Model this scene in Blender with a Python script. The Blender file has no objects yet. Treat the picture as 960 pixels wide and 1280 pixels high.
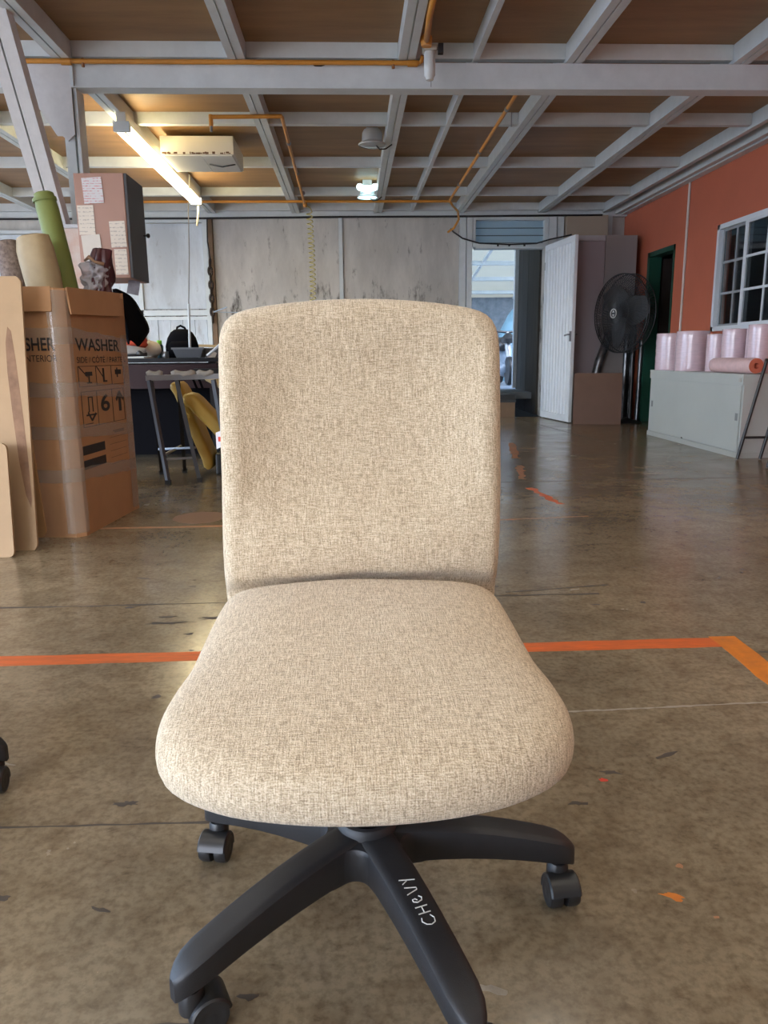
import bpy, bmesh, math, random
from mathutils import Vector, Matrix, noise
random.seed(7)
S = bpy.context.scene
COL = S.collection
PI = math.pi
R = math.radians

# ------------------------------------------------------------------ camera, sky, light, exposure
H = 0.85
PITCH, YAW, ROLL, FPX = R(11.78), R(2.38), R(0.6), 940.0
fwd = Vector((math.sin(YAW)*math.cos(PITCH), math.cos(YAW)*math.cos(PITCH), -math.sin(PITCH)))
r0 = Vector((math.cos(YAW), -math.sin(YAW), 0)); u0 = r0.cross(fwd)
rt = r0*math.cos(ROLL) - u0*math.sin(ROLL); up = u0*math.cos(ROLL) + r0*math.sin(ROLL)
cam = bpy.data.cameras.new('camera'); camo = bpy.data.objects.new('camera', cam); COL.objects.link(camo)
m3 = Matrix((rt, up, -fwd)).transposed()
camo.matrix_world = Matrix.Translation((0, 0, H)) @ m3.to_4x4()
cam.sensor_fit = 'VERTICAL'; cam.sensor_height = 36.0; cam.lens = 36.0*FPX/1280.0
cam.clip_start = 0.02; cam.clip_end = 300
S.camera = camo

w = bpy.data.worlds.new('sky'); S.world = w; w.use_nodes = True
nt = w.node_tree; bg = nt.nodes['Background']
sky = nt.nodes.new('ShaderNodeTexSky'); sky.sky_type = 'NISHITA'; sky.sun_disc = False
sky.sun_elevation = R(48); sky.sun_rotation = R(200); sky.air_density = 1.0; sky.dust_density = 4.0
mixn = nt.nodes.new('ShaderNodeMix'); mixn.data_type = 'RGBA'; mixn.inputs[0].default_value = 0.4
mixn.inputs[7].default_value = (3.4, 5.2, 8.2, 1)
nt.links.new(sky.outputs[0], mixn.inputs[6]); nt.links.new(mixn.outputs[2], bg.inputs[0])
bg.inputs[1].default_value = 2.3

S.view_settings.view_transform = 'Standard'; S.view_settings.look = 'None'
S.view_settings.exposure = -0.22; S.view_settings.gamma = 1.0; S.view_settings.use_curve_mapping = False

def area(name, loc, rot, sx, sy, power, col):
    l = bpy.data.lights.new(name, 'AREA'); l.shape = 'RECTANGLE'; l.size = sx; l.size_y = sy; l.energy = power; l.color = col
    o = bpy.data.objects.new(name, l); COL.objects.link(o); o.location = loc; o.rotation_euler = rot
    return o
# added area lights, unseen over and behind the camera, brightening chair and floor
for y in (-1.6, .6, 2.6):
    for x in (-3.3, -1.2, .9, 2.9):
        area('added_ceiling_light', (x, y, 2.60), (0, 0, 0), 0.35, 1.3, 11, (1.0, .94, .80))

# ------------------------------------------------------------------ materials
MATS = {}
def mat(name, col, rough=.6, metal=0., var=.0, vscale=6., bump=0., bscale=60., col2=None, stretch=(1, 1, 1), spec=.5, detail=6., coat=0.):
    if name in MATS: return MATS[name]
    m = bpy.data.materials.new(name); m.use_nodes = True; MATS[name] = m
    t = m.node_tree; b = t.nodes['Principled BSDF']
    b.inputs['Base Color'].default_value = (*col, 1); b.inputs['Roughness'].default_value = rough
    b.inputs['Metallic'].default_value = metal; b.inputs['Specular IOR Level'].default_value = spec
    b.inputs['Coat Weight'].default_value = coat
    if var or bump:
        tc = t.nodes.new('ShaderNodeTexCoord'); mp = t.nodes.new('ShaderNodeMapping'); mp.inputs['Scale'].default_value = stretch
        t.links.new(tc.outputs['Object'], mp.inputs[0])
    if var:
        n = t.nodes.new('ShaderNodeTexNoise'); n.inputs['Scale'].default_value = vscale; n.inputs['Detail'].default_value = detail
        n.inputs['Roughness'].default_value = .65
        t.links.new(mp.outputs[0], n.inputs['Vector'])
        c2 = col2 or tuple(max(0, c*(1-var)) for c in col)
        r = t.nodes.new('ShaderNodeValToRGB'); r.color_ramp.elements[0].position = .32; r.color_ramp.elements[1].position = .68
        r.color_ramp.elements[0].color = (*c2, 1); r.color_ramp.elements[1].color = (*col, 1)
        t.links.new(n.outputs[0], r.inputs[0]); t.links.new(r.outputs[0], b.inputs['Base Color'])
    if bump:
        n2 = t.nodes.new('ShaderNodeTexNoise'); n2.inputs['Scale'].default_value = bscale; n2.inputs['Detail'].default_value = 3
        t.links.new(mp.outputs[0], n2.inputs['Vector'])
        bp = t.nodes.new('ShaderNodeBump'); bp.inputs['Strength'].default_value = bump; bp.inputs['Distance'].default_value = .01
        t.links.new(n2.outputs[0], bp.inputs['Height']); t.links.new(bp.outputs[0], b.inputs['Normal'])
    return m
def emat(name, col, st):
    m = bpy.data.materials.new(name); m.use_nodes = True; b = m.node_tree.nodes['Principled BSDF']
    b.inputs['Base Color'].default_value = (*col, 1)
    b.inputs['Emission Color'].default_value = (*col, 1); b.inputs['Emission Strength'].default_value = st; return m
def glass(name, col, rough, alpha):
    m = bpy.data.materials.new(name); m.use_nodes = True; b = m.node_tree.nodes['Principled BSDF']
    b.inputs['Base Color'].default_value = (*col, 1); b.inputs['Roughness'].default_value = rough; b.inputs['Alpha'].default_value = alpha
    b.inputs['Specular IOR Level'].default_value = .8
    return m

def fabric_mat(name, ax):
    m = bpy.data.materials.new(name); m.use_nodes = True; t = m.node_tree; b = t.nodes['Principled BSDF']
    N = t.nodes.new; L = t.links.new
    tc = N('ShaderNodeTexCoord')
    def thread(sc, seed):
        mp = N('ShaderNodeMapping'); mp.inputs['Scale'].default_value = sc; mp.inputs['Location'].default_value = (seed, seed, seed)
        L(tc.outputs['Object'], mp.inputs[0]); n = N('ShaderNodeTexNoise'); n.inputs['Scale'].default_value = 1.; n.inputs['Detail'].default_value = 2.
        L(mp.outputs[0], n.inputs['Vector']); return n
    a, c = (700, 65)
    w1 = thread((a, c, c), 3); w2 = thread((c, a, a), 9)
    fine = thread((520, 520, 520), 5)
    mx = N('ShaderNodeMath'); mx.operation = 'ADD'; L(w1.outputs[0], mx.inputs[0]); L(w2.outputs[0], mx.inputs[1])
    m2 = N('ShaderNodeMath'); m2.operation = 'ADD'; L(mx.outputs[0], m2.inputs[0]); L(fine.outputs[0], m2.inputs[1])
    m3_ = N('ShaderNodeMath'); m3_.operation = 'DIVIDE'; L(m2.outputs[0], m3_.inputs[0]); m3_.inputs[1].default_value = 3.
    r = N('ShaderNodeValToRGB'); e = r.color_ramp.elements
    e[0].position = .385; e[0].color = (.36, .27, .175, 1); e[1].position = .615; e[1].color = (.84, .725, .56, 1)
    x = e.new(.5); x.color = (.63, .50, .34, 1)
    L(m3_.outputs[0], r.inputs[0]); L(r.outputs[0], b.inputs['Base Color'])
    b.inputs['Roughness'].default_value = .95; b.inputs['Specular IOR Level'].default_value = .15
    b.inputs['Sheen Weight'].default_value = .25; b.inputs['Sheen Roughness'].default_value = .5
    bp = N('ShaderNodeBump'); bp.inputs['Strength'].default_value = .7; bp.inputs['Distance'].default_value = .0015
    L(m2.outputs[0], bp.inputs['Height']); L(bp.outputs[0], b.inputs['Normal'])
    return m

def floor_mat():
    m = bpy.data.materials.new('stained_concrete'); m.use_nodes = True; t = m.node_tree; b = t.nodes['Principled BSDF']
    N = t.nodes.new; L = t.links.new; tc = N('ShaderNodeTexCoord')
    def nz(sc, det, st=(1, 1, 1), dist=0.):
        mp = N('ShaderNodeMapping'); mp.inputs['Scale'].default_value = st; L(tc.outputs['Object'], mp.inputs[0])
        n = N('ShaderNodeTexNoise'); n.inputs['Scale'].default_value = sc; n.inputs['Detail'].default_value = det; n.inputs['Roughness'].default_value = .65
        n.inputs['Distortion'].default_value = dist; L(mp.outputs[0], n.inputs['Vector']); return n
    def ramp(n, p0, c0, p1, c1):
        r = N('ShaderNodeValToRGB'); r.color_ramp.elements[0].position = p0; r.color_ramp.elements[0].color = (*c0, 1)
        r.color_ramp.elements[1].position = p1; r.color_ramp.elements[1].color = (*c1, 1); L(n.outputs[0], r.inputs[0]); return r
    def mul(a, bb, f=1.):
        x = N('ShaderNodeMix'); x.data_type = 'RGBA'; x.blend_type = 'MULTIPLY'; x.inputs[0].default_value = f
        L(a.outputs[2] if a.bl_idname == 'ShaderNodeMix' else a.outputs[0], x.inputs[6]); L(bb.outputs[0], x.inputs[7]); return x
    base = ramp(nz(1.3, 8), .3, (.22, .168, .105), .7, (.37, .29, .185))
    streak = ramp(nz(1.7, 7, (.8, 1.2, 1)), .35, (.74, .74, .74), .62, (1, 1, 1))
    mott = ramp(nz(14, 6), .30, (.62, .57, .52), .55, (1, 1, 1))
    dark = ramp(nz(4.5, 10, (.8, 1.2, 1), .5), .61, (1, 1, 1), .72, (.42, .40, .39))
    scuff = ramp(nz(30, 6, (.6, 1.1, 1), .4), .60, (1, 1, 1), .76, (.42, .40, .38))
    spk = ramp(nz(65, 8), .36, (.62, .60, .57), .56, (1.06, 1.06, 1.06))
    light = ramp(nz(90, 2), .76, (1, 1, 1), .80, (1.7, 1.65, 1.6))
    x = mul(base, streak); x = mul(x, mott, .8); x = mul(x, dark, .85); x = mul(x, scuff, .8); x = mul(x, spk, .8); x = mul(x, light)
    L(x.outputs[2], b.inputs['Base Color'])
    rr = ramp(nz(3, 6), .3, (.13, .13, .13), .75, (.30, .30, .30)); L(rr.outputs[0], b.inputs['Roughness'])
    bp = N('ShaderNodeBump'); bp.inputs['Strength'].default_value = .07; bp.inputs['Distance'].default_value = .003
    L(nz(30, 6).outputs[0], bp.inputs['Height']); L(bp.outputs[0], b.inputs['Normal'])
    b.inputs['Specular IOR Level'].default_value = .5
    return m

def stain_wall_mat(name, base, dark, dz=(1.45, 1.9)):
    """painted sheet with grime streaks that run down, denser low on the wall"""
    m = bpy.data.materials.new(name); m.use_nodes = True; t = m.node_tree; b = t.nodes['Principled BSDF']
    N = t.nodes.new; L = t.links.new; tc = N('ShaderNodeTexCoord')
    def nz(sc, st, det=6):
        mp = N('ShaderNodeMapping'); mp.inputs['Scale'].default_value = st; L(tc.outputs['Object'], mp.inputs[0])
        n = N('ShaderNodeTexNoise'); n.inputs['Scale'].default_value = sc; n.inputs['Detail'].default_value = det; n.inputs['Roughness'].default_value = .7
        L(mp.outputs[0], n.inputs['Vector']); return n
    sx = N('ShaderNodeSeparateXYZ'); L(tc.outputs['Object'], sx.inputs[0])
    mr = N('ShaderNodeMapRange'); mr.inputs[1].default_value = dz[1]; mr.inputs[2].default_value = dz[0]; mr.inputs[3].default_value = 0.; mr.inputs[4].default_value = .12
    L(sx.outputs[2], mr.inputs[0])
    st = nz(7, (1.6, 1, .45)); ad = N('ShaderNodeMath'); ad.operation = 'ADD'; L(st.outputs[0], ad.inputs[0]); L(mr.outputs[0], ad.inputs[1])
    r = N('ShaderNodeValToRGB'); r.color_ramp.elements[0].position = .60; r.color_ramp.elements[0].color = (0, 0, 0, 1)
    r.color_ramp.elements[1].position = .76; r.color_ramp.elements[1].color = (1, 1, 1, 1); L(ad.outputs[0], r.inputs[0])
    big = nz(1.1, (1.6, 1, .5)); r2 = N('ShaderNodeValToRGB'); r2.color_ramp.elements[0].position = .38; r2.color_ramp.elements[1].position = .62
    r2.color_ramp.elements[0].color = (*[c*.72 for c in base], 1); r2.color_ramp.elements[1].color = (*base, 1); L(big.outputs[0], r2.inputs[0])
    mx = N('ShaderNodeMix'); mx.data_type = 'RGBA'; L(r.outputs[0], mx.inputs[0]); L(r2.outputs[0], mx.inputs[6]); mx.inputs[7].default_value = (*dark, 1)
    L(mx.outputs[2], b.inputs['Base Color']); b.inputs['Roughness'].default_value = .6
    return m

def note_mat(name, paper, ink, scale):
    """paper with rows of unreadable handwriting"""
    m = bpy.data.materials.new(name); m.use_nodes = True; t = m.node_tree; b = t.nodes['Principled BSDF']
    N = t.nodes.new; L = t.links.new; tc = N('ShaderNodeTexCoord')
    mp = N('ShaderNodeMapping'); mp.inputs['Scale'].default_value = (1, 1, 1); L(tc.outputs['Object'], mp.inputs[0])
    wv = N('ShaderNodeTexWave'); wv.bands_direction = 'Z'; wv.inputs['Scale'].default_value = scale; wv.inputs['Distortion'].default_value = 1.0; wv.inputs['Detail'].default_value = 2; wv.inputs['Detail Scale'].default_value = 6
    L(mp.outputs[0], wv.inputs['Vector'])
    n = N('ShaderNodeTexNoise'); n.inputs['Scale'].default_value = 70; L(mp.outputs[0], n.inputs['Vector'])
    mu = N('ShaderNodeMath'); mu.operation = 'MULTIPLY'; L(wv.outputs[0], mu.inputs[0]); L(n.outputs[0], mu.inputs[1])
    r = N('ShaderNodeValToRGB'); r.color_ramp.elements[0].position = .40; r.color_ramp.elements[0].color = (*paper, 1); r.color_ramp.elements[1].position = .55; r.color_ramp.elements[1].color = (*ink, 1)
    L(mu.outputs[0], r.inputs[0]); L(r.outputs[0], b.inputs['Base Color']); b.inputs['Roughness'].default_value = .8
    return m

FAB_S = fabric_mat('beige_weave_seat', 'XY'); FAB_B = fabric_mat('beige_weave_back', 'XZ')
FLOOR = floor_mat()
BLK = mat('black_plastic', (.022, .022, .024), .48, var=.25, vscale=30, bump=.12, bscale=900)
BLKW = mat('black_caster', (.02, .02, .021), .38)
BLKM = mat('black_metal', (.015, .015, .016), .35, metal=0.)
WPAINT = mat('white_steel_paint', (.64, .70, .72), .45, var=.12, vscale=9)
WPAINT2 = mat('white_timber_paint', (.69, .745, .755), .5, var=.14, vscale=5)
CHIP = mat('chipped_white_paint', (.66, .66, .66), .5, var=.5, vscale=22, col2=(.60, .60, .60))
PLY = mat('plywood', (.35, .20, .085), .55, var=.35, vscale=3.0, stretch=(.35, 2.5, 1), bump=.05)
ORANGE_PIPE = mat('orange_pipe', (.64, .27, .035), .45, var=.2)
ORWALL = mat('orange_wall', (.54, .145, .078), .6, var=.12, vscale=1.4, bump=.08, bscale=40)
CARD = mat('cardboard', (.47, .25, .115), .75, var=.13, vscale=5, bump=.04, bscale=120)
CARD2 = mat('fibreboard', (.47, .315, .18), .85, var=.16, vscale=3, bump=.06, bscale=300)
CARD3 = mat('fibreboard_edge', (.50, .29, .12), .9, var=.3, vscale=60)
BROWNBOARD = mat('brown_board', (.15, .075, .046), .5, var=.12)
INK = mat('black_ink', (.025, .02, .018), .7)
TAPE = glass('packing_tape', (.52, .44, .36), .18, .42)
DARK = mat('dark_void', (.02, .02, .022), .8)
CABPINK = mat('rosy_brown_laminate', (.40, .215, .155), .45, var=.06)
CABDARK = mat('dark_grey_laminate', (.055, .055, .06), .5)
METALCAB = mat('grey_green_enamel', (.50, .52, .49), .4, var=.06, vscale=2)
LILAC = mat('lilac_grey_laminate', (.36, .31, .33), .5)
GREYLAM = mat('grey_laminate', (.30, .27, .265), .5)
FILM = mat('pink_film', (.74, .55, .60), .22, var=.14, vscale=40, stretch=(.3, .3, 2), coat=.7)
FILMP = mat('salmon_film', (.82, .56, .55), .35, var=.15, vscale=18)
CORE = mat('orange_core', (.62, .16, .09), .7)
GREEN = mat('olive_green_fabric', (.185, .225, .05), .6, var=.12, vscale=8)
BEIGE = mat('khaki_leathercloth', (.40, .30, .165), .6, var=.25, vscale=6)
MOTT = mat('mottled_brown_fabric', (.28, .21, .17), .8, var=.6, vscale=60, col2=(.10, .07, .06))
MAROON = mat('maroon_leathercloth', (.075, .02, .025), .35)
BAGCLEAR = glass('clear_plastic_bag', (.62, .60, .64), .15, .55)
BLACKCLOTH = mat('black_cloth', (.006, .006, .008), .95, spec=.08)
YELLOW = mat('mustard_vinyl', (.50, .31, .055), .55, var=.12, vscale=6)
GALV = mat('bare_steel', (.28, .28, .29), .4, metal=.6, var=.2)
SILVER = mat('silver_wrap', (.30, .32, .35), .3, metal=.8, var=.7, vscale=10)
DKWRAP = mat('dark_wrap', (.05, .055, .06), .25, var=.5, vscale=18)
GREENP = mat('dark_green_paint', (.012, .07, .045), .45)
GREYWOOD = mat('weathered_grey_board', (.048, .042, .034), .8, var=.45, vscale=3, stretch=(3, 3, .5))
ALU = mat('white_aluminium', (.70, .74, .78), .35)
DOORW = mat('white_door_paint', (.84, .88, .91), .4, var=.06)
HOSE = mat('yellow_hose', (.62, .56, .25), .35)
PAPER_W = note_mat('written_note', (.74, .66, .56), (.50, .44, .38), 14)
PAPER_R = note_mat('red_print_note', (.68, .66, .66), (.60, .22, .22), 22)
PAPER_P = mat('plain_paper', (.72, .66, .58), .8, var=.1)
PAPER_G = mat('grey_label', (.22, .20, .22), .6, var=.3, vscale=40)
WALLP = stain_wall_mat('stained_white_sheet', (.62, .60, .56), (.07, .06, .05))
WALLL = stain_wall_mat('white_blue_board', (.68, .74, .79), (.30, .30, .31), (.2, 1.6))
TAPEL = mat('orange_floor_paint', (.78, .155, .03), .5, var=.35, vscale=18, col2=(.52, .12, .035), stretch=(.6, 3, 1))
TAPEY = mat('yellow_orange_floor_paint', (.78, .24, .02), .5, var=.3, vscale=18, col2=(.55, .17, .03))
TAPEW = mat('worn_orange_floor_paint', (.50, .19, .07), .6, var=.6, vscale=12, col2=(.24, .15, .085))
CRACK = mat('floor_joint', (.075, .058, .043), .8)
SCRATCH = mat('pale_floor_scratch', (.40, .34, .26), .7, var=.4, vscale=30)

# ------------------------------------------------------------------ mesh helpers
WORLD = {}
class MB:
    def __init__(s): s.v = []; s.f = []
    def add(s, vs, fs):
        n = len(s.v); s.v += [tuple(v) for v in vs]; s.f += [tuple(i+n for i in f) for f in fs]; return s
    def box(s, x0, x1, y0, y1, z0, z1, M=None):
        vs = [Vector((x, y, z)) for z in (z0, z1) for y in (y0, y1) for x in (x0, x1)]
        if M is not None: vs = [M @ v for v in vs]
        return s.add(vs, [(0, 2, 3, 1), (4, 5, 7, 6), (0, 1, 5, 4), (2, 6, 7, 3), (0, 4, 6, 2), (1, 3, 7, 5)])
    def bar(s, a, b, w, h, upv=(0, 0, 1)):
        a = Vector(a); b = Vector(b); d = (b-a); L = d.length; d.normalize(); u = Vector(upv); x = d.cross(u)
        if x.length < 1e-4: x = d.cross(Vector((0, 1, 0)))
        x.normalize(); u = x.cross(d)
        M = Matrix((x, d, u)).transposed().to_4x4(); M.translation = a
        return s.box(-w/2, w/2, 0, L, -h/2, h/2, M)
    def loft(s, rings, cap0=True, cap1=True, closed=True):
        n = len(rings[0]); vs = [v for r_ in rings for v in r_]; fs = []
        for k in range(len(rings)-1):
            for i in range(n if closed else n-1):
                j = (i+1) % n; fs.append((k*n+i, k*n+j, (k+1)*n+j, (k+1)*n+i))
        if cap0: fs.append(tuple(reversed(range(n))))
        if cap1: fs.append(tuple(range((len(rings)-1)*n, len(rings)*n)))
        return s.add(vs, fs)
    def tube(s, pts, r, n=8, cap=True):
        pts = [Vector(p) for p in pts]; rings = []; rs = r if isinstance(r, (list, tuple)) else [r]*len(pts)
        ref = None
        for i, p in enumerate(pts):
            d = (pts[min(i+1, len(pts)-1)] - pts[max(i-1, 0)]).normalized()
            if ref is None:
                ref = d.cross(Vector((0, 0, 1)));
                if ref.length < .1: ref = d.cross(Vector((0, 1, 0)))
            x = (ref - d*ref.dot(d)).normalized(); ref = x; y = d.cross(x)
            rings.append([p + (x*math.cos(2*PI*k/n) + y*math.sin(2*PI*k/n))*rs[i] for k in range(n)])
        return s.loft(rings, cap, cap)
    def lathe(s, prof, M=None, n=24, cap0=True, cap1=True):
        rings = [[Vector((r_*math.cos(2*PI*k/n), r_*math.sin(2*PI*k/n), z)) for k in range(n)] for r_, z in prof]
        if M is not None: rings = [[M @ v for v in q] for q in rings]
        return s.loft(rings, cap0, cap1)
    def prism(s, poly, O, X, Y, t):
        O = Vector(O); X = Vector(X); Y = Vector(Y); Nn = X.cross(Y).normalized()*t
        a = [O+X*p[0]+Y*p[1] for p in poly]; return s.loft([a, [v+Nn for v in a]])
    def build(s, name, m, parent=None, smooth=False, bevel=0., kind=None, subs=0):
        me = bpy.data.meshes.new(name); me.from_pydata(s.v, [], s.f)
        bm = bmesh.new(); bm.from_mesh(me); bmesh.ops.recalc_face_normals(bm, faces=bm.faces)
        if bevel: bmesh.ops.bevel(bm, geom=list(bm.edges), offset=bevel, segments=2, affect='EDGES', profile=.6)
        bm.to_mesh(me); bm.free()
        me.materials.append(m)
        o = bpy.data.objects.new(name, me); COL.objects.link(o)
        if smooth:
            for p in me.polygons: p.use_smooth = True
            if smooth != 'all': me.set_sharp_from_angle(angle=R(smooth if isinstance(smooth, (int, float)) and smooth is not True else 40))
        if subs:
            md = o.modifiers.new('subsurf', 'SUBSURF'); md.levels = subs; md.render_levels = subs
        if parent is not None: attach(o, parent)
        if kind: o['kind'] = kind
        return o
def attach(o, parent):
    o.parent = parent
    o.matrix_parent_inverse = WORLD.get(parent.name, Matrix.Identity(4)).inverted()
def tag(o, label, cat, group=None):
    o['label'] = label; o['category'] = cat
    if group: o['group'] = group
    return o
def thing(name, label, cat, loc, group=None):
    o = bpy.data.objects.new(name, None); COL.objects.link(o); o.location = loc; o.empty_display_size = .1
    WORLD[o.name] = Matrix.Translation(loc); return tag(o, label, cat, group)
def struct(name, mb, m, **k):
    return mb.build(name, m, kind='structure', **k)
def text(s, name, m, O, X, Y, width=None, height=None, parent=None, bold=0.0, off=.0012, spacing=1.0):
    cu = bpy.data.curves.new(name, 'FONT'); cu.body = s; cu.size = 1; cu.offset = bold; cu.space_character = spacing
    o = bpy.data.objects.new(name, cu); COL.objects.link(o)
    dg = bpy.context.evaluated_depsgraph_get(); me = bpy.data.meshes.new_from_object(o.evaluated_get(dg))
    bpy.data.objects.remove(o)
    xs = [v.co.x for v in me.vertices]; ys = [v.co.y for v in me.vertices]
    x0, x1, y0, y1 = min(xs), max(xs), min(ys), max(ys)
    sx = width/(x1-x0) if width else None; sy = height/(y1-y0) if height else None
    sx = sx or sy; sy = sy or sx
    O = Vector(O); X = Vector(X); Y = Vector(Y); Nn = X.cross(Y).normalized()
    for v in me.vertices: v.co = O + X*((v.co.x-x0)*sx) + Y*((v.co.y-y0)*sy) + Nn*off
    me.materials.clear(); me.materials.append(m)
    q = bpy.data.objects.new(name, me); COL.objects.link(q)
    if len(s) > 1: q['kind'] = 'stuff'
    if parent is not None: attach(q, parent)
    return q

# ================================================================== SETTING
YB = 10.3; XR = 3.65; ZJ = 2.643; ZP = 2.755
XL = -6.5; YF = -3.0
floor = struct('floor', MB().box(XL, XR+2.2, -7, YB, -.12, 0), FLOOR)
def strip(name, poly, m, z=.0006):
    return MB().prism(poly, (0, 0, 0), (1, 0, 0), (0, 1, 0), z).build(name, m, floor)
def wobble_strip(name, a, b, wd, m, n=24, wob=.004, z=.0006):
    a = Vector(a); b = Vector(b); d = (b-a).normalized(); q = Vector((-d.y, d.x))
    up_ = []; lo = []
    for i in range(n+1):
        p = a.lerp(b, i/n); up_.append(p+q*(wd/2+random.uniform(-wob, wob))); lo.append(p-q*(wd/2+random.uniform(-wob, wob)))
    return strip(name, [tuple(v) for v in lo+up_[::-1]], m, z)
wobble_strip('painted_line', (-3.6, 2.075), (1.08, 2.075), .070, TAPEL, 60, .0025)
wobble_strip('painted_line', (1.115, 2.12), (1.075, .2), .082, TAPEY, 40, .003, .0008)
wobble_strip('painted_line', (-3.8, 3.77), (-.55, 3.80), .035, TAPEW, 30, .006)
wobble_strip('painted_line', (1.55, 7.25), (1.36, 6.15), .06, TAPEW, 16, .015)
wobble_strip('painted_line', (1.30, 5.75), (1.17, 5.1), .05, TAPEW, 12, .016)
wobble_strip('painted_line', (1.15, 4.75), (1.19, 4.20), .045, TAPEL, 10, .016)
wobble_strip('painted_line', (.6, 3.80), (1.25, 3.86), .018, TAPEW, 14, .008)
def blot(name, c, rx, ry, m, n=14, wob=.35, rot=0.):
    pts = []
    for i in range(n):
        a = 2*PI*i/n; k = 1+random.uniform(-wob, wob); x = rx*k*math.cos(a); y = ry*k*math.sin(a)
        pts.append((c[0]+x*math.cos(rot)-y*math.sin(rot), c[1]+x*math.sin(rot)+y*math.cos(rot)))
    return strip(name, pts, m, .0005)
RED = mat('red_floor_paint', (.62, .06, .03), .5); REDST = mat('reddish_floor_stain', (.20, .085, .055), .45)
blot('paint_spot', (.497, 1.365), .008, .006, RED); blot('paint_spot', (.495, 1.03), .017, .008, TAPEY, 16, .5, -.5)
blot('paint_spot', (.54, 1.10), .006, .006, TAPEW); blot('paint_spot', (.545, .98), .006, .003, TAPEW)
blot('paint_spot', (-.83, 4.02), .14, .15, REDST, 30, .05)
wobble_strip('floor_joint', (-4, 4.9), (3.3, 5.02), .012, CRACK, 40, .002)
wobble_strip('floor_joint', (-3, 2.55), (.88, 2.56), .010, CRACK, 50, .005)
wobble_strip('floor_joint', (.55, 2.60), (.95, 2.66), .010, CRACK, 20, .005)
wobble_strip('floor_scratch', (.42, 1.66), (1.5, 1.70), .006, SCRATCH, 60, .002)
wobble_strip('floor_joint', (-2, 1.30), (-.10, 1.265), .006, CRACK, 40, .003)
wobble_strip('floor_joint', (2.2, 10.2), (2.45, 7.2), .012, CRACK, 40, .002)
for k in range(46):
    x = random.uniform(-.9, 1.2); y = random.uniform(.75, 2.9)
    blot('floor_stain', (x, y), random.uniform(.006, .03), random.uniform(.003, .010), CRACK if random.random() < .8 else SCRATCH, 12, .5, random.uniform(-.5, .5))
for c, rx, ry in (((-.62, 2.36), .05, .012), ((-.47, 2.40), .035, .014), ((-.66, 1.13), .03, .012), ((-.64, 1.03), .02, .02), ((-.33, 1.92), .03, .018),
                  ((.02, .78), .09, .006), ((-.30, .83), .09, .006), ((.30, 1.62), .05, .005), ((-.45, 1.34), .02, .008)):
    blot('floor_stain', c, rx, ry, CRACK, 22, .55)

# ---- ceiling: plywood bays, joists, purlins
ceil = struct('ceiling', MB().box(XL, XR, YF, YB, ZP+.02, ZP+.10), PLY)
joists = [-5.97, -4.91, -3.85, -2.79, -1.73, -.665, .385, 1.445, 2.52]
purl = [-2.9, -1.5, -.15, 1.2, 2.5, 3.83, 5.20, 6.57, 7.95, 9.30, 10.22]
edges = [XL] + joists + [3.35, XR]
for i in range(len(edges)-1):
    for j in range(len(purl)-1):
        x0, x1 = edges[i]+.004, edges[i+1]-.004; y0, y1 = purl[j]+.004, purl[j+1]-.004
        MB().box(x0, x1, y0, y1, ZP+random.uniform(-.002, .002), ZP+.016).build('plywood_panel', PLY, ceil)
for x in joists:
    b = MB()
    b.box(x-.052, x-.005, YF, 10.26, ZJ, ZP); b.box(x+.005, x+.052, YF, 10.26, ZJ, ZP); b.box(x-.005, x+.005, YF, 10.26, ZJ+.012, ZP)
    b.build('joist', WPAINT, ceil)
MB().box(.805, .84, YF, 10.26, ZJ+.012, ZP).build('joist', WPAINT, ceil)
MB().box(3.32, 3.37, YF, 10.26, ZJ, ZP).build('joist', WPAINT, ceil)
MB().box(3.49, 3.54, YF, 10.26, ZJ-.02, ZP).build('joist', WPAINT, ceil)
MB().box(3.56, 3.645, YF, 10.26, ZJ-.03, ZJ+.03).build('ledger_board', WPAINT, ceil)
js = [XL] + joists + [3.35]
for y in purl[1:]:
    for i in range(len(js)-1):
        MB().box(js[i]+.054, js[i+1]-(.054 if i < len(js)-2 else .032), y-.03, y+.03, ZJ+.022, ZP).build('purlin', WPAINT2, ceil)
# ---- main beam, column and knee brace
beam = struct('beam', MB().box(XL, XR, 5.17, 5.27, 2.487, 2.641), WPAINT2)
MB().box(XL, XR, 5.155, 5.17, 2.487, 2.497).build('flange', WPAINT2, beam)
MB().box(-1.69, -1.672, 5.150, 5.17, 2.49, 2.65).build('joint_plate', WPAINT, beam)
MB().box(.5385, .5415, 5.169, 5.171, 2.49, 2.641).build('joint_plate', CRACK, beam)
MB().prism([(0, .004), (.02, .012), (.06, .010), (.075, .004), (.05, -.003), (.015, -.002)], (-.20, 5.1695, 2.618), (1, 0, 0), (0, 0, 1), .0008).build('paint_chip', DARK, beam)
col = struct('column', MB().box(-1.76, -1.70, 5.17, 5.30, 1.66, 2.487).box(-1.685, -1.665, 5.17, 5.30, 1.66, 2.487).box(-1.70, -1.685, 5.20, 5.30, 1.66, 2.487), WPAINT)
MB().prism([(-1.98, 2.62), (-1.69, 2.62), (-1.69, 2.22), (-1.735, 2.18), (-1.77, 2.21), (-1.80, 2.21), (-1.98, 2.5)], (0, 5.165, 0), (1, 0, 0), (0, 0, 1), .012).build('gusset_plate', CHIP, col)
MB().box(-1.86, -1.665, 5.00, 5.32, 0, 1.64).build('column_base', mat('old_white_plaster', (.62, .57, .52), .7, var=.35, vscale=7, col2=(.50, .30, .22)), col)
MB().box(-1.87, -1.66, 4.985, 5.33, 1.64, 1.66).build('cap_plate', GALV, col)
tocam = Vector((0, -.6, 1.0)).normalized()
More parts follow.
